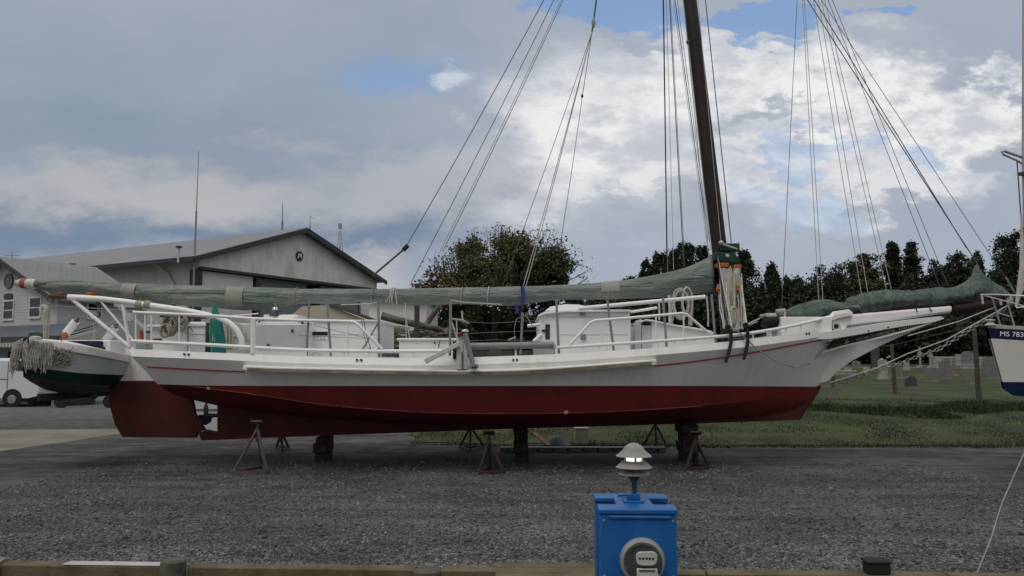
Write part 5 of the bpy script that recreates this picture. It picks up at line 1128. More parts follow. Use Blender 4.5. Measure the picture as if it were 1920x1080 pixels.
for x0, y0, x1, y1 in ((8, 563, 26, 601), (57, 557, 77, 597)): window(on_gable(x0, y0), on_gable(x1, y1), sb, -u2, -u1)
pl = Q2(0, -hw_-.02, 0); window(on_side(163, 566, pl, -u2), on_side(190, 600, pl, -u2), sb, u1, -u2)
c = on_gable(18, 527); o = MB().lathe(c-u1*.02, [(.42, 0), (.42, .08), (.36, .08), (.36, .05)], 28, -u1).build('round_sign', mat('bronze sign', (.14, .14, .12), .6, .15, 5), sb)
c = on_gable(17, 556); mb = MB(); pts = [c-u2*(math.copysign(abs(math.cos(t))**.6, math.cos(t))*.40)+Vector((0, 0, math.copysign(abs(math.sin(t))**.6, math.sin(t))*.17)) for t in [6.2832*i/24 for i in range(24)]]; mb.prism(pts, -u1*.07); mb.build('oval_sign', mat('dark sign', (.05, .055, .055), .6), sb)
# porch
zt1 = on_gable(20, 611).z; d0 = 2.2
prf = mat('blue grey porch roof', (.085, .10, .12), .5, .08, 1)
MB().prism([Q2(0.02, -9, zt1), Q2(-d0, -9, zt1-.75), Q2(-d0, -9, zt1-.95), Q2(.02, -9, zt1-.15)], u2*18).build('porch_roof', prf, sb)
MB().prism([Q2(-d0-.02, -9, zt1-1.02), Q2(-d0-.02, 9, zt1-1.02), Q2(-d0-.02, 9, zt1-.74), Q2(-d0-.02, -9, zt1-.74)], -u1*.06).build('fascia', trimd, sb)
mb = MB()
for i in range(60): b = -9+i*.3; mb.prism([Q2(-d0-.05, b, zt1-1.03), Q2(-d0-.05, b+.27, zt1-1.03), Q2(-d0-.05, b+.27, zt1-1.22), Q2(-d0-.05, b+.135, zt1-1.3), Q2(-d0-.05, b, zt1-1.22)], -u1*.02)
mb.build('scalloped_valance', mat('pale valance', (.33, .34, .31), .8), sb)
for b in (-8.8, -5.2, -1.6, 2.0): MB().bar(Q2(-d0+.1, b, 0), Q2(-d0+.1, b, zt1-.95), .22).build('porch_post', mat('grey post', (.2, .21, .2), .7), sb)
slab(G0, -.06, -.01, -4.6, -.8, 0, 2.7).build('dark_doorway', black, sb); slab(G0, -.07, -.02, .2, 3.6, .4, 2.6).build('dark_window', glass, sb)
slab(G0, -1.4, -.1, -8.9, -5.3, 0, 2.5).build('dark_display', mat('dark display', (.03, .026, .026), .8, .5, 3), sb)
c = P(6, 634, 41.5); mb = MB(); mb.prism([P(-6, 633, 41.0), P(12, 633, 41.0), P(6, 652, 41.0)], (0, .04, 0)); tag(mb.build('pennant', mat('cream pennant', (.36, .35, .30), .8), org=P(3, 633, 41)), 'cream triangular pennant hanging under the porch roof at the left edge', 'pennant')
# low white building and cream hull in the gap behind the deck
lb = thing('low_building', (-4.5, 33, 0), 'low plain white building behind the brush pile, right of the big shed', 'building')
a, b = P(693, 566, 33), P(800, 566, 33); MB().hexa([(a.x, 33, 0), (b.x, 33, 0), (b.x, 38, 0), (a.x, 38, 0), (a.x, 33, a.z), (b.x, 33, a.z), (b.x, 38, a.z), (a.x, 38, a.z)]).build('wall', mat('plain white wall', (.60, .61, .61), .6, .03, 1), lb)
MB().hexa([(a.x-.15, 32.8, a.z), (b.x+.15, 32.8, a.z), (b.x+.15, 38.2, a.z), (a.x-.15, 38.2, a.z), (a.x-.15, 32.8, a.z+.14), (b.x+.15, 32.8, a.z+.14), (b.x+.15, 38.2, a.z+.5), (a.x-.15, 38.2, a.z+.5)]).build('roof', roofm, lb)
tn = thing('boat_shelter', P(590, 680, 30), 'cream pitched boat shelter roof showing between the sail cover and the aft house', 'shelter'); ORG[tn.name] = tn.location.copy()
Yt = 30; L_, R_, T_ = P(520, 612, Yt), P(700, 606, Yt), P(567, 574, Yt)
mb = MB(); T2 = P(618, 572, Yt); mb.prism([Vector((L_.x, Yt, 0)), Vector((R_.x, Yt, 0)), R_, T2, T_, L_], (0, 5, 0)); mb.build('cover_sheet', mat('cream sheet', (.47, .43, .35), .7, .05, 1), tn)
mb = MB(); mb.bar(T2+Vector((0, -.06, .05)), R_+Vector((.2, -.06, .05)), .12, .12); mb.build('ridge_pole', dsteel, tn)
# the old post and brush pile
ppst = thing('brush_pile', (P(780, 640, 26).x, 26, 0), 'tangled pile of grey logs and branches behind the low hatch', 'brush pile')
MB().tube([P(716, 592, 26), P(745, 600, 26), P(785, 609, 26), P(826, 618, 26.2), P(862, 630, 26.3)], [.13, .12, .11, .08, .05], 12).build('fallen_log', log, ppst)
MB().tube([P(800, 608, 26.5), P(822, 576, 26.5)], .09, 8).build('branch', log, ppst); MB().tube([P(735, 617, 25.6), P(766, 620, 25.6)], .12, 12).build('log', log, ppst)
mb = MB(); rgb = random.Random(9)
for i in range(420):
    x = rgb.uniform(718, 866); y = 614+rgb.random()**.8*62; Y = 25+rgb.random()*3.5; p = P(x, y+rgb.uniform(-3, 3), Y); 
    if p.z < .05: p.z = .1+rgb.random()*.6
    d = Vector((rgb.uniform(-1, 1), rgb.uniform(-.5, .5), rgb.uniform(-.22, .25))); L = rgb.uniform(.2, .9); mb.tube([p-d*L*.5, p+Vector((0, 0, rgb.uniform(-.05, .05))), p+d*L*.5], [rgb.uniform(.015, .05)]*2+[.01], 5)
o = mb.build('branches', mat('brush grey', (.10, .088, .072), .95, .4, 2, col2=(.17, .155, .13)), ppst); tag(o, kind='stuff')
mb = MB(); rows = []
for i in range(15):
    f = i/14; x = -5.2+3.9*f; rows.append([Vector((x+.15*noise.noise((i, k, 3)), 25.4+2.6*k/10, max(0, 1.75*math.sin(math.pi*k/10)*math.sin(math.pi*(.12+.76*f))*(1+.5*noise.noise((i*.7, k*.7, 9)))))) for k in range(11)])
mb.grid(rows); mb.build('soil_heap', mat('dark brush soil', (.03, .022, .017), .95, .5, 5, .8, 12, col2=(.06, .045, .035)), ppst)
tp = thing('timber_post', (P(782, 640, 24.6).x, 24.6, 0), 'thick dark upright post standing in front of the brush pile', 'post')
a = P(782, 568, 24.6); MB().bar((a.x, 24.6, 0), (a.x, 24.6, a.z+.6), .15, .15).build('post', mat('grey green post', (.06, .06, .05), .9, .2, 3, .3), tp, bevel=.02)
# white van and trailer at the left edge
VY = 38.3
vx = P(73, 735, VY).x; van = thing('parked_van', (vx-2.6, VY+1, 0), 'white van parked at the left edge beneath the push boat', 'van')
def vz(py): return P(40, py, VY).z
prof = [(vx-5.6, .45), (vx-5.6, vz(673)-.1), (vx-5.4, vz(671.5)), (P(40, 672, VY).x-.1, vz(671.5)), (P(48, 700, VY).x, vz(696)), (P(56, 708, VY).x, vz(704)), (P(68, 715, VY).x, vz(713)), (vx-.02, vz(722)), (vx, vz(735)), (vx-.05, vz(742)), (vx-.5, .42)]
mb = MB(); rows = []
for yo, k in ((0, .93), (.10, 1), (1.75, 1), (1.85, .93)):
    rows.append([Vector((x, VY+yo, .45+(z-.45)*(k if z > 1.6 else 1))) for x, z in prof])
mb.grid(rows, close=True); mb.add(rows[0], [tuple(range(len(prof)))]); mb.add(rows[-1], [tuple(range(len(prof)))]); mb.build('body', mat('van white paint', (.62, .65, .66), .35, .03, 1, spec=.5), van, ang=30)
for xa in (P(23, 745, VY).x, vx-4.6):
    w = MB().lathe((xa, VY-.02, .36), [(.20, .0), (.35, .0), (.36, -.03), (.36, -.2), (.2, -.22)], 24, (0, -1, 0)).build('wheel', black, van); MB().lathe((xa, VY-.04, .36), [(.21, 0), (.19, .02), (.05, .03)], 16, (0, -1, 0)).build('rim', steel, w)
    MB().lathe((xa, VY+.01, .4), [(.46, 0), (.46, .025)], 24, (0, -1, 0)).build('wheel_arch', black, van)
MB().box((vx-.02, VY+.9, .62), (.12, 1.8, .22)).build('bumper', greypt, van, bevel=.03)
dx_ = P(15, 700, VY).x; MB().bar((dx_, VY-.005, .7), (dx_, VY-.005, vz(678)), .02, .02).build('door_seam', dsteel, van); MB().bar((vx-5.5, VY-.005, vz(711)), (dx_, VY-.005, vz(711)), .02, .03).build('door_seam', dsteel, van)
MB().add([P(41, 676, VY-.02), P(47.5, 695, VY-.02), P(30, 695, VY-.02), P(30, 676, VY-.02)], [(0, 1, 2, 3)]).build('side_window', glass, van)
tr = thing('boat_trailer', P(130, 744, 37.6), 'low dark boat trailer on the gravel below the push boat', 'trailer'); ORG[tr.name] = tr.location.copy()
MB().bar(P(74, 737, 37.5), P(150, 737, 37.6), .08, .12).build('trailer_frame', steel, tr); MB().bar(P(108, 737, 37.6), P(88, 722, 37.6), .06).build('winch_arm', steel, tr)
MB().tube([P(112, 736, 37.6), P(112, 736, 37.6)+Vector((0, 1.6, 0))], .1, 8).build('axle', dsteel, tr)
for x, y in ((113, 741), (205, 741)): w = MB().lathe(Vector((P(x, y, 37.6).x, 37.6, .3)), [(.16, 0), (.3, 0), (.3, -.2)], 20, (0, -1, 0)).build('wheel', black, tr)
MB().bar(P(150, 737, 37.6), P(225, 737, 37.6), .08, .12).build('trailer_frame', dsteel, tr)
# ================================================================ the sailing yacht at the right edge
YR = 15.2
yb_ = thing('sailing_yacht', (12.5, YR, .6), 'white sailing yacht with dark blue band and blue bottom at the right edge', 'yacht')
bx = P(1849, 612, YR).x
def rs(t):
    x = bx+7.2*t; hb = smt([(0, .04), (.1, .42), (.25, .85), (.5, 1.2), (.75, 1.2), (1, .85)], t)
    zs = smt([(0, P(1849, 611, YR).z), (.12, P(1849, 611, YR).z-.08), (.5, 2.55), (1, 2.6)], t); return x, hb, zs
zband = lambda t: rs(t)[2]-.22; zb1, zb2 = P(1870, 716, YR).z, P(1870, 728, YR).z
rk = lambda z: (rs(0)[2]-z)*.22                        # stem rake
def rrow(t, zs_, hk):
    x, hb, z0 = rs(t); out = []
    for z, k in zip(zs_, hk): out.append((x+rk(z)*(1-t), hb*k, z))
    return out
nav = mat('navy band', (.004, .009, .05), .4, .1); blu = mat('blue bottom', (.008, .055, .16), .5, .12, 3); yw = mat('yacht white', (.66, .66, .62), .35, .04, 1)
def band(nm, m, f, par=None):
    mb = MB()
    for sg in (-1, 1): mb.grid([[Vector((x, YR+sg*h, z)) for x, h, z in f(i/40)] for i in range(41)])
    return mb.build(nm, m, par or yb_, ang=50)
band('navy_sheer_band', nav, lambda t: rrow(t, (rs(t)[2]-.02, zband(t)-.02), (1.0, .985)))
band('topsides', yw, lambda t: rrow(t, (zband(t)-.02, (zband(t)+zb1)/2, zb1), (.985, .9, .80)))
band('boot_stripe', nav, lambda t: rrow(t, (zb1, zb2), (.80, .76)))
band('bottom', blu, lambda t: [*rrow(t, (zb2,), (.76,)), *[(rs(t)[0]+rk(zb2)*(1-t)+.05+d*(1-t), rs(t)[1]*k, zz_) for k, zz_, d in ((.66, zb2-.14, .15), (.42, zb2-.30*min(1, .5+t*3), .42), (.02, zb2-.40*min(1, .35+t*4), .8))]])
mb = MB(); mb.grid([[Vector((rs(i/40)[0], YR-rs(i/40)[1], rs(i/40)[2])), Vector((rs(i/40)[0], YR, rs(i/40)[2]+.05)), Vector((rs(i/40)[0], YR+rs(i/40)[1], rs(i/40)[2]))] for i in range(41)]); mb.build('deck', yw, yb_)
band('toe_rail', mat('cream toe rail', (.45, .44, .32), .6), lambda t: rrow(t, (rs(t)[2]+.03, rs(t)[2]-.04), (1.02, 1.015)))
x, hb, z0 = rs(.99); MB().add([(x, YR-hb, z0), (x, YR+hb, z0), (x, YR+hb*.7, 1.5), (x, YR-hb*.7, 1.5)], [(0, 1, 2, 3)]).build('transom', yw, yb_)
MB().prism([(bx+2.2, YR-.06, 1.4), (bx+5.0, YR-.06, 1.4), (bx+4.6, YR-.06, .25), (bx+2.9, YR-.06, .25)], (0, .12, 0)).build('keel', blu, yb_)
# lettering on the band, lying on the side of the hull
def side_pt(t, fz): x, hb, z0 = rs(t); return Vector((x+rk(z0)*(1-t), YR-hb, z0-.12))
a, b = side_pt(.045, 0), side_pt(.145, 0); e1 = (b-a).normalized(); up2 = Vector((0, 0, 1)); nn = e1.cross(up2).normalized(); up2 = nn.cross(e1)
tl = P(1883, 625.5, side_pt(.06, 0).y); kx = tl
M = Matrix.Translation(Vector((kx.x, side_pt((kx.x-bx)/7.2, 0).y, kx.z))+nn*.03) @ Matrix(((e1.x, up2.x, nn.x), (e1.y, up2.y, nn.y), (e1.z, up2.z, nn.z))).to_4x4()
text('registration_number', 'MS 783', .128, M, whitec, yb_, .004, align='LEFT', sx=1.0)
# pulpit, anchor cleat, mast, forestay
def T(pts, r, nm, m=steel, par=None, n=8): return MB().tube([P(a, b, c) for a, b, c in pts], r, n).build(nm, m, par or yb_)
pul = mat('stainless pulpit', (.45, .45, .45), .3, .05, metal=.6)
T([(1839, 552.5, 15.15), (1870, 552.5, 14.95), (1925, 555, 14.6), (1990, 560, 14.3)], .016, 'pulpit_rail', pul); T([(1839, 552.5, 15.15), (1868, 560, 15.4), (1925, 575, 15.8), (1990, 580, 16.1)], .016, 'pulpit_rail', pul)
T([(1860, 558, 15.05), (1876, 611, 15.1)], .015, 'pulpit_leg', pul); T([(1888, 565, 15.4), (1902, 612, 15.4)], .015, 'pulpit_leg', pul); T([(1870, 586, 15.1), (1893, 593, 15.35)], .01, 'pulpit_brace', pul)
T([(1841, 554, 15.1), (1843, 570, 15.1)], .02, 'rope_end', ropew); T([(1876, 562, 15.2), (1877, 572, 15.2)], .02, 'rope_end', ropew)
MB().lathe(P(1857, 610, 15.15), [(.10, 0), (.07, .03), (.05, .07), (.09, .09), (.09, .11), (.02, .12)], 14).build('bow_cleat', ropew, yb_)
T([(1925, 575, 14.9), (1905, 577, 15.0)], .012, 'pulpit_rail', pul)
mx0 = P(1921, 560, 15.2); ymast = MB().tube([Vector((mx0.x+.02, 15.2, 2.4)), P(1920.5, 300, 15.2), P(1922, -60, 15.2)], .045, 12).build('mast', mat('pale alloy mast', (.40, .40, .39), .45, .1, 3, metal=.3), yb_)
MB().tube([P(1926, 298, 15.2), P(1884, 283.5, 15.2)], .028, 10).build('spreader', pul, ymast); MB().tube([P(1926, 312, 15.2), P(1905, 300, 15.2), P(1880, 289, 15.2), P(1878, 285, 15.2), P(1884, 283, 15.2)], .022, 8).build('spreader', pul, ymast)
MB().lathe(P(1919.5, 326, 15.15), [(.09, -.02), (.09, .03)], 12).build('mast_fitting', dsteel, ymast); MB().lathe(P(1919.5, 432, 15.15), [(.07, -.04), (.07, .02)], 12).build('mast_fitting', dsteel, ymast)
MB().tube([P(1907, 303, 15.2), P(1916, 432, 15.2)], .012, 6).build('stay', wire, ymast); MB().tube([P(1915, 400, 15.1), P(1917, 500, 15.1), P(1913, 540, 15.1), P(1905, 575, 15.1)], [.015, .05, .06, .02], 10).build('furled_sail', ropew, yb_)
MB().tube([P(1886, 520, 15.3), P(1902, 548, 15.3)], .018, 8).build('boat_hook', steel, yb_)
for t, l in ((.35, 'steel stand under the white and blue yacht, nearer its bow'), (.75, 'steel stand under the white and blue yacht, nearer its stern')):
    pass
# ================================================================ wire fence at the cemetery
fpm = mat('fence post', (.075, .065, .05), .9, .25, 4, .4)
fe = thing('wire_fence', GT(1678, 741), 'post and wire fence between the grass and the cemetery', 'fence')
fp = [GT(1520, 737), GT(1678, 740.5), GT(1836, 757)]
d_ = fp[2]-fp[1]; fp.append(fp[2]+d_*1.0)
fp[0] = fp[1]-d_
tops = []
for i, p in enumerate(fp):
    h = [2.3, P(1672, 645, fp[1].y).z-fp[1].z, P(1832, 606, fp[2].y).z-fp[2].z, 2.9][i]; p.z = zt(p.x, p.y); MB().tube([p-Vector((0, 0, .2)), p+Vector((-.02, 0, h*.6)), p+Vector((-.05, 0, h))], [.10, .09, .08], 9).build('fence_post', fpm, fe); tops.append(p+Vector((-.05, 0, h)))
for k in (.97, .55):
    MB().tube([fp[i].lerp(tops[i], k) for i in range(4)], .012, 5).build('fence_wire', wire, fe)
# ================================================================ cemetery
gs = [mat('grey granite', (.16, .16, .165), .85, .12, 2.5, .3, 18), mat('pale marble', (.36, .36, .34), .8, 0, 1.6, .3, 18, col2=(.24, .24, .21)), mat('dark granite', (.06, .062, .065), .7, .2, 3), mat('lichened stone', (.15, .15, .11), .95, 0, 2.2, .4, 18, col2=(.22, .215, .18))]
def grave(px, pyb, pyt, w, kind, m, desc):
    b = GT(px, pyb); h = P(px, pyt, b.y).z-b.z; w = w/F*b.y; rz = rgb.uniform(-.15, .15)+.1; b.z -= .02
    t = thing('gravestone', b, desc, 'gravestone', 'gravestones in the cemetery'); M = Matrix.Rotation(rz, 3, 'Z')
    def q(x, y, z): return b+M@Vector((x, y, z))
    D_ = .09
    MB().hexa([q(-w*.62, -.2, 0), q(w*.62, -.2, 0), q(w*.62, .2, 0), q(-w*.62, .2, 0), q(-w*.6, -.18, h*.12), q(w*.6, -.18, h*.12), q(w*.6, .18, h*.12), q(-w*.6, .18, h*.12)]).build('plinth', gs[m], t, bevel=.01)
    z0 = h*.12
    if kind == 'round': pts = [(-w/2, z0), (w/2, z0), (w/2, h-w*.3)]+[(w/2*math.cos(a), h-w*.3+w*.3*math.sin(a)) for a in [math.pi*i/10 for i in range(1, 10)]]+[(-w/2, h-w*.3)]
    elif kind == 'slab': pts = [(-w/2, z0), (w/2, z0), (w/2, h*.97), (w*.4, h), (-w*.4, h), (-w/2, h*.97)]
    elif kind == 'ogee': pts = [(-w/2, z0), (w/2, z0), (w/2, h*.82), (w*.3, h*.86), (w*.18, h*.97), (0, h), (-w*.18, h*.97), (-w*.3, h*.86), (-w/2, h*.82)]
    elif kind == 'cross': pts = [(-w*.14, z0), (w*.14, z0), (w*.12, h*.6), (w*.45, h*.6), (w*.45, h*.76), (w*.12, h*.76), (w*.1, h), (-w*.1, h), (-w*.12, h*.76), (-w*.45, h*.76), (-w*.45, h*.6), (-w*.12, h*.6)]
    elif kind == 'obelisk':
        MB().hexa([q(-w*.35, -w*.3, z0), q(w*.35, -w*.3, z0), q(w*.35, w*.3, z0), q(-w*.35, w*.3, z0), q(-w*.2, -w*.18, h*.9), q(w*.2, -w*.18, h*.9), q(w*.2, w*.18, h*.9), q(-w*.2, w*.18, h*.9)]).build('shaft', gs[m], t, bevel=.01)
        MB().add([q(-w*.2, -w*.18, h*.9), q(w*.2, -w*.18, h*.9), q(w*.2, w*.18, h*.9), q(-w*.2, w*.18, h*.9), q(0, 0, h)], [(0, 1, 4), (1, 2, 4), (2, 3, 4), (3, 0, 4)]).build('point', gs[m], t); return t
    MB().prism([q(x, -D_, z) for x, z in pts], M@Vector((0, 2*D_, 0))).build('stone', gs[m], t, bevel=.012)
    return t
GL = [  # px, base, top, width, kind, material, words
 (1708, 726, 704, 22, 'round', 2, 'dark'), (1748, 716, 688, 20, 'slab', 0, 'square grey'), (1772, 712, 670, 21, 'ogee', 0, 'tall shaped grey'), (1816, 692, 658, 24, 'round', 0, 'large round-topped grey'),
 (1790, 706, 667, 10, 'obelisk', 3, 'narrow mossy'), (1819, 720, 706, 8, 'slab', 3, 'tiny mossy'), (1858, 712, 668, 26, 'slab', 0, 'broad grey'), (1726, 690, 650, 9, 'cross', 1, 'pale cross shaped'), (1745, 690, 655, 10, 'cross', 1, 'white cross shaped'),
 (1656, 712, 673, 17, 'round', 1, 'pale leaning'), (1668, 706, 677, 12, 'ogee', 3, 'mottled'), (1685, 710, 680, 14, 'slab', 3, 'flat topped weathered'), (1642, 690, 650, 16, 'slab', 2, 'tall dark square'), (1606, 690, 676, 16, 'round', 3, 'small brownish'), (1625, 700, 688, 11, 'round', 1, 'low pale'),
 (1590, 700, 690, 14, 'slab', 1, 'low pale slab'), (1700, 694, 678, 10, 'round', 1, 'small pale'), (1733, 700, 684, 12, 'round', 0, 'plain grey'), (1760, 692, 668, 18, 'slab', 1, 'wide whitish'), (1800, 688, 664, 16, 'slab', 1, 'broad whitish'), (1690, 682, 664, 8, 'round', 2, 'small dark'), (1838, 690, 668, 14, 'round', 1, 'pale rounded'), (1775, 690, 671, 10, 'round', 3, 'mossy rounded'), (1575, 690, 678, 9, 'round', 1, 'pale little'), (1847, 700, 676, 12, 'slab', 3, 'weathered square')]
order = sorted(range(len(GL)), key=lambda i: GL[i][0])
for i, gd in enumerate(GL):
    k = order.index(i); grave(*gd[:6], f'{gd[6]} gravestone, {ORDN(k)} from the left in the cemetery')
for i, (a, b, y, h) in enumerate(((1795, 1850, 692, .35), (1752, 1790, 686, .9), (1560, 1600, 703, .3))):
    p = GT((a+b)/2, y); w = (b-a)/F*p.y; t = thing('grave_vault', p, ['long low pale grave kerb behind the large round-topped stone', 'whitewashed burial vault in the middle of the cemetery', 'low pale grave slab beside the bow of the red-bottomed boat'][i], 'grave vault')
    MB().box(p+Vector((0, 0, h*.45)), (w, 1.0, h*.9)).build('vault_body', gs[1], t, bevel=.02); MB().box(p+Vector((0, 0, h*.95)), (w*1.04, 1.1, h*.12)).build('vault_lid', mat('vault lid', (.5, .5, .47), .8), t, bevel=.02)
# ================================================================ trees
def leaf_mesh(name, c, n_, size, m, parent, flat=.5, droop=0):
    # c: (N,3) leaf centres ; makes small pointed leaf faces
    n = len(c); r = rgt; a = r.normal(size=(n, 3)); a /= np.linalg.norm(a, axis=1)[:, None]; a[:, 2] *= (1-flat*.3)
    b = r.normal(size=(n, 3)); b -= a*(a*b).sum(1)[:, None]; b /= np.linalg.norm(b, axis=1)[:, None]+1e-9
    s = (size*r.uniform(.6, 1.4, n))[:, None]
    v = np.stack([c-a*s*.6, c+b*s*.38-a*s*.05, c+a*s*.7, c-b*s*.38], 1).reshape(-1, 3)
    me = bpy.data.meshes.new(name); me.vertices.add(4*n); me.vertices.foreach_set('co', (v-np.array(ORG[parent.name])).ravel())
    me.loops.add(4*n); me.loops.foreach_set('vertex_index', np.arange(4*n)); me.polygons.add(n); me.polygons.foreach_set('loop_start', np.arange(n)*4)
    me.polygons.foreach_set('loop_total', np.full(n, 4)); me.update(calc_edges=True); me.materials.append(m)
    o = bpy.data.objects.new(name, me); COL.objects.link(o); o.parent = parent; ORG[o.name] = ORG[parent.name]; return o
rgt = np.random.default_rng(21)
LM = {'dark': mat('dark conifer foliage', (.014, .024, .012), .8, 0, .5, col2=(.034, .048, .022), island=.9), 'pine': mat('pine foliage', (.012, .020, .011), .8, 0, .5, col2=(.03, .038, .02), island=.9),
      'olive': mat('olive foliage', (.058, .064, .022), .8, 0, .5, col2=(.09, .092, .034), island=.8), 'brown': mat('autumn foliage', (.098, .088, .036), .8, 0, .6, col2=(.110, .122, .048), island=.9), 'green': mat('mid green foliage', (.028, .045, .020), .8, 0, .5, col2=(.05, .07, .032), island=.9), 'rust': mat('rust foliage', (.13, .06, .03), .8, 0, .8, col2=(.09, .075, .035), island=.9)}
def tree(name, label, px, pyt, hwpx, Y, kind, lm, n=5200, leaf=.3, group=None, pyb=None, lean=0):
    base = P(px, 690, Y); base.z = zt(base.x, Y)-.1; top = P(px, pyt, Y).z; hgt = (top-base.z)*.95; R0 = hwpx/F*Y*(1.0 if 'distant' in name else 1.3)
    t = thing(name, base, label, 'tree' if 'shrub' not in name else 'shrub', group)
    r = rgt; seed = r.uniform(0, 100)
    c0 = .0 if 'shrub' in name else (.12 if kind != 'broad' else .22)
    pts = [base, base+Vector((.1, 0, hgt*.4)), base+Vector((.0, .1, hgt*.8))]
    tr_ = MB().tube(pts, [max(.08, hgt*.022), hgt*.014, .03], 8); lim = MB()
    cl_c = []; cl_r = []
    if kind in ('column', 'cone'):
        for i in range(230):
            f = r.uniform(0, 1)**.9; z = c0+(1-c0)*f
            env = (math.sin(math.pi*(.12+.80*f))**.8 if kind == 'column' else (1-f)**.75+.05)
            env *= 1+.5*noise.noise((f*5, seed, 0))
            a = r.uniform(0, 6.283); q = env*R0*math.sqrt(r.uniform(0, 1)); cl_c.append((math.cos(a)*q, math.sin(a)*q, z*hgt)); cl_r.append(R0*r.uniform(.12, .26)*(1 if f < .8 else .6))
        sq_ = 1.9
    elif kind == 'layer':
        for i in range(26):
            f = (i+.5)/26; z = c0+(1-c0)*f+r.uniform(-.02, .02); env = (1-f)**.55*(.5+.9*abs(noise.noise((f*5, seed, 2)))*2)+.07
            for k in range(7):
                a = r.uniform(0, 6.283); L = env*R0*r.uniform(.35, 1.25)
                for w in (.35, .65, 1.0): cl_c.append((math.cos(a)*L*w, math.sin(a)*L*w, z*hgt+L*w*r.uniform(-.1, .45))); cl_r.append(R0*.17*(1.25-w*.45))
        sq_ = .9
    else:
        for i in range(260):
            d = r.normal(size=3); d /= np.linalg.norm(d); q = r.uniform(.02, 1)**.45; lump = 1+.45*noise.noise((d[0]*2+seed, d[1]*2, d[2]*2))
            cz_ = (c0+(1-c0)*.5)*hgt; x, y, z = d[0]*R0*q*lump, d[1]*R0*q*lump, cz_+d[2]*(hgt*(1-c0)*.5)*q*min(1.05, lump)
            cl_c.append((x, y, z)); cl_r.append(R0*r.uniform(.12, .24))
            if i % 6 == 0: lim.tube([base+Vector((0, 0, hgt*.3)), base+Vector((x*.5, y*.5, (z+hgt*.35)/2)), base+Vector((x, y, z))], [.10*hgt/8, .05*hgt/8, .015], 5)
        sq_ = .85
    tk = tr_.build('trunk', bark, t)
    if lim.v: lim.build('limbs', bark, tk)
    cc = np.array(cl_c)+np.array(base); rr_ = np.array(cl_r); idx = r.integers(0, len(cc), n); d = r.normal(size=(n, 3)); d /= np.linalg.norm(d, axis=1)[:, None]; rad = r.uniform(0, 1, n)**.6*np.where(r.random(n) < .12, 1.45, 1)
    c = cc[idx]+r.normal(size=(n, 3))*(rr_[idx]*.55)[:, None]*np.array([1, 1, sq_]); c = c[c[:, 2] < top+.5]; n = len(c); c[:, 2] = np.maximum(c[:, 2], base.z+.2)
    leaf_mesh('crown', c, n, leaf, LM[lm], t); return t
TB = 'trees standing beyond the cemetery'
def place(label, px, pyt, hw, kind, lm, Y=None, n=5200, nm='evergreen_tree', leaf=.25): tree(nm, label, px, pyt, hw, Y or 100+rgb.uniform(-6, 10), kind, lm, n, leaf, TB)
tl_ = [(1150, 533, 16, 'column', 'dark', 2500), (1182, 513, 18, 'column', 'dark', 3500), (1213, 482, 20, 'column', 'dark', 4500), (1243, 466, 22, 'column', 'dark', 5000), (1266, 462, 20, 'column', 'dark', 5000), (1290, 449, 24, 'column', 'dark', 5500), (1322, 455, 22, 'column', 'dark', 5000), (1345, 468, 24, 'column', 'dark', 4500), (1400, 464, 25, 'column', 'dark', 6000), (1452, 493, 34, 'cone', 'dark', 7000), (1492, 514, 30, 'column', 'dark', 5500), (1517, 520, 26, 'broad', 'dark', 4500),
 (1572, 482, 46, 'broad', 'pine', 7500), (1631, 463, 30, 'broad', 'olive', 6500), (1683, 448, 30, 'layer', 'pine', 9000), (1719, 446, 26, 'layer', 'dark', 9000), (1762, 488, 26, 'broad', 'pine', 4500), (1783, 466, 30, 'broad', 'pine', 6500), (1812, 460, 28, 'broad', 'green', 5500), (1842, 466, 26, 'cone', 'green', 5500), (1882, 500, 30, 'layer', 'pine', 5500), (1915, 430, 36, 'column', 'dark', 7500)]
for i, (px, pyt, hw, k, lm, n) in enumerate(tl_):
    d = {'column': 'upright dark evergreen', 'cone': 'pointed evergreen', 'layer': 'ragged open-branched conifer', 'broad': 'rounded dark tree'}[k]
    if lm == 'olive': d = 'rounded olive green tree'
    place(f'{d}, {ORDN(i)} from the left beyond the cemetery', px, pyt, hw, k, lm, n=int(n*2.4))
# undergrowth closing the row below the crowns
for i in range(17):
    px = 1090+i*52+rgb.uniform(-10, 10); tree('dark_shrub', f'dense dark shrub under the tree row, {ORDN(i)} from the left', px, rgb.uniform(525, 575), 46, 92+rgb.uniform(-4, 4), 'broad', 'dark', 9000, .36, 'shrubs under the tree row')
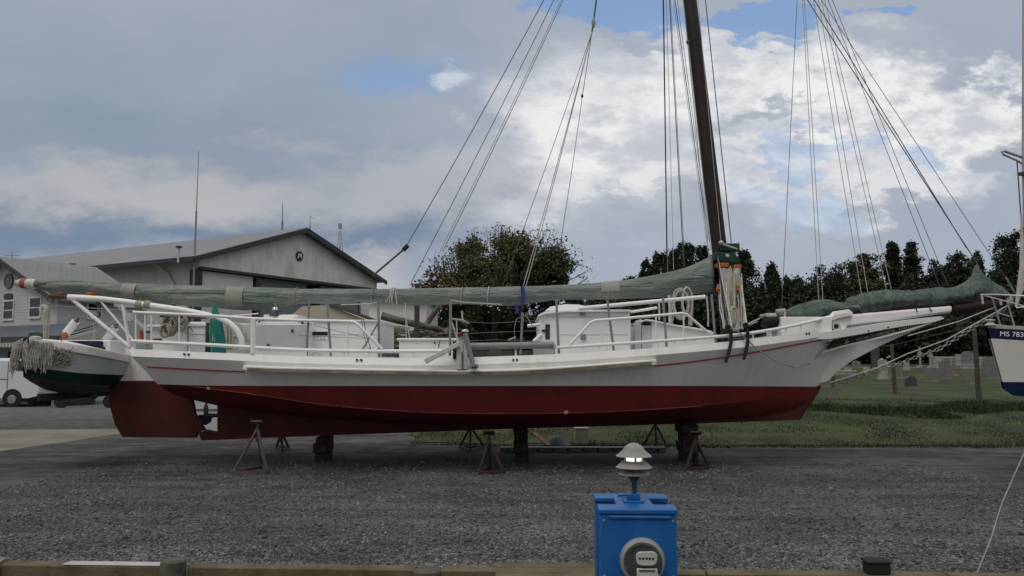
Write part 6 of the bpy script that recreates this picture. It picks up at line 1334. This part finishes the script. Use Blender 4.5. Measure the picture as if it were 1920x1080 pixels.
# thinning autumn tree in the middle and its neighbours
CTX = 926
def bigtree():
    Y = 46; base = P(CTX, 690, Y); base.z = zt(base.x, Y)-.1; t = thing('autumn_tree', base, 'broad brownish tree with bare thinning top behind the middle of the boat', 'tree')
    r = rgt; s = Y/F
    tk = MB().tube([base, base+Vector((.1, 0, 2.2)), base+Vector((0, 0, 4))], [.34, .26, .18], 10).build('trunk', bark, t)
    lim = MB(); tips = []
    def grow(p, d, L, rad, depth):
        q = p+d*L; m_ = p.lerp(q, .5)+Vector(r.normal(size=3)*L*.05); lim.tube([p, m_, q], [rad, rad*.85, rad*.65], 5 if depth < 3 else 4)
        if depth >= 5: tips.append(q); return
        if depth >= 3: tips.append(m_)
        for k in range(3 if depth < 3 else 2):
            nd_ = (d+Vector(r.normal(size=3))*.48+Vector((0, 0, .10))).normalized(); grow(q, nd_, L*r.uniform(.66, .88), rad*.62, depth+1)
    b = base+Vector((0, 0, 2.0))
    for k in range(8):
        a = k*.785+r.uniform(-.2, .2); u = Vector((math.cos(a)*.95, math.sin(a)*.8, r.uniform(.6, 1.5))).normalized(); grow(b+Vector((0, 0, r.uniform(0, 1.4))), u, 1.98, .14, 1)
    sh_ = []
    for k in range(95):                              # thin upright shoots standing out of the crown
        x = rgb.uniform(815, 1035); x = x if rgb.random() > .35 else rgb.uniform(880, 985); yt = 412+abs(x-925)**1.45*.075+rgb.uniform(0, 34); p0 = P(x+rgb.uniform(-4, 4)+(925-x)*.12, yt+rgb.uniform(45, 80), Y+rgb.uniform(-1.5, 1.5)); p1 = P(x, yt, p0.y+rgb.uniform(-.3, .3))
        lim.tube([p0, p0.lerp(p1, .5)+Vector((rgb.uniform(-.1, .1), 0, 0)), p1], [.025, .015, .006], 4)
        for w in range(30):
            q = p0.lerp(p1, rgb.random()**.8); sh_.append([q.x+rgb.gauss(0, .14), q.y+rgb.gauss(0, .14), q.z+rgb.gauss(0, .1)])
    leaf_mesh('shoot_leaves', np.array(sh_), 0, .10, LM['brown'], t)
    lim.build('limbs', bark, tk)
    tp_ = np.array([list(q) for q in tips])
    # upper sparse leaves
    idx = r.integers(0, len(tp_), 6000); c = tp_[idx]+r.normal(size=(6000, 3))*.24; leaf_mesh('sparse_crown', c, 0, .11, LM['brown'], t)
    lo = []
    for (px, py, rx, ry, n, lm) in ((905, 518, 60, 34, 6500, 'brown'), (965, 510, 58, 34, 6500, 'brown'), (880, 470, 30, 18, 1600, 'olive'), (960, 465, 45, 22, 3000, 'brown'), (1035, 505, 38, 40, 5600, 'green'), (1008, 545, 50, 50, 5000, 'green'), (840, 545, 52, 38, 2600, 'rust'), (900, 590, 90, 60, 12000, 'olive'), (990, 610, 70, 60, 9000, 'green'), (835, 610, 42, 50, 4000, 'green')):
        nn_ = 26; cx = P(px, py, Y+r.uniform(-1, 1)); d = r.normal(size=(nn_, 3)); d /= np.linalg.norm(d, axis=1)[:, None]; cc = np.array(cx)+d*np.array([rx*s, 1.5, ry*s])*r.uniform(.2, 1, (nn_, 1))**.6
        idx = r.integers(0, nn_, n); e = r.normal(size=(n, 3)); e /= np.linalg.norm(e, axis=1)[:, None]; c = cc[idx]+e*(r.uniform(0, 1, n)**.5)[:, None]*.62*np.array([1, 1, .8]); c[:, 2] = np.maximum(c[:, 2], base.z+.1)
        leaf_mesh('crown', c, 0, .15, LM[lm], t)
bigtree()
tree('distant_tree', 'small round treetop just above the long shed roof', 285, 458, 16, 115, 'broad', 'green', 3500, .3); tree('distant_tree', 'small dark treetop left of the round one above the shed roof', 268, 461, 10, 115, 'column', 'dark', 2500, .3)
for i, (px, pyt, hw, Y) in enumerate(((805, 578, 28, 60), (850, 590, 30, 44), (1075, 575, 34, 62), (1130, 580, 34, 66), (905, 585, 34, 58), (960, 580, 36, 58), (1015, 578, 34, 58))): tree('dark_shrub', ['leafy shrub left of the broad autumn tree', 'low shrub at the foot of the broad autumn tree', 'dark shrub seen behind the white main cabin', 'dark shrub behind the fore end of the main cabin', 'dark shrub in the shade left of the autumn tree trunk', 'dark shrub in the shade just behind the autumn tree trunk', 'dark shrub in the shade right of the autumn tree trunk'][i], px, pyt, hw, Y, 'broad', 'green', 6000, .2)
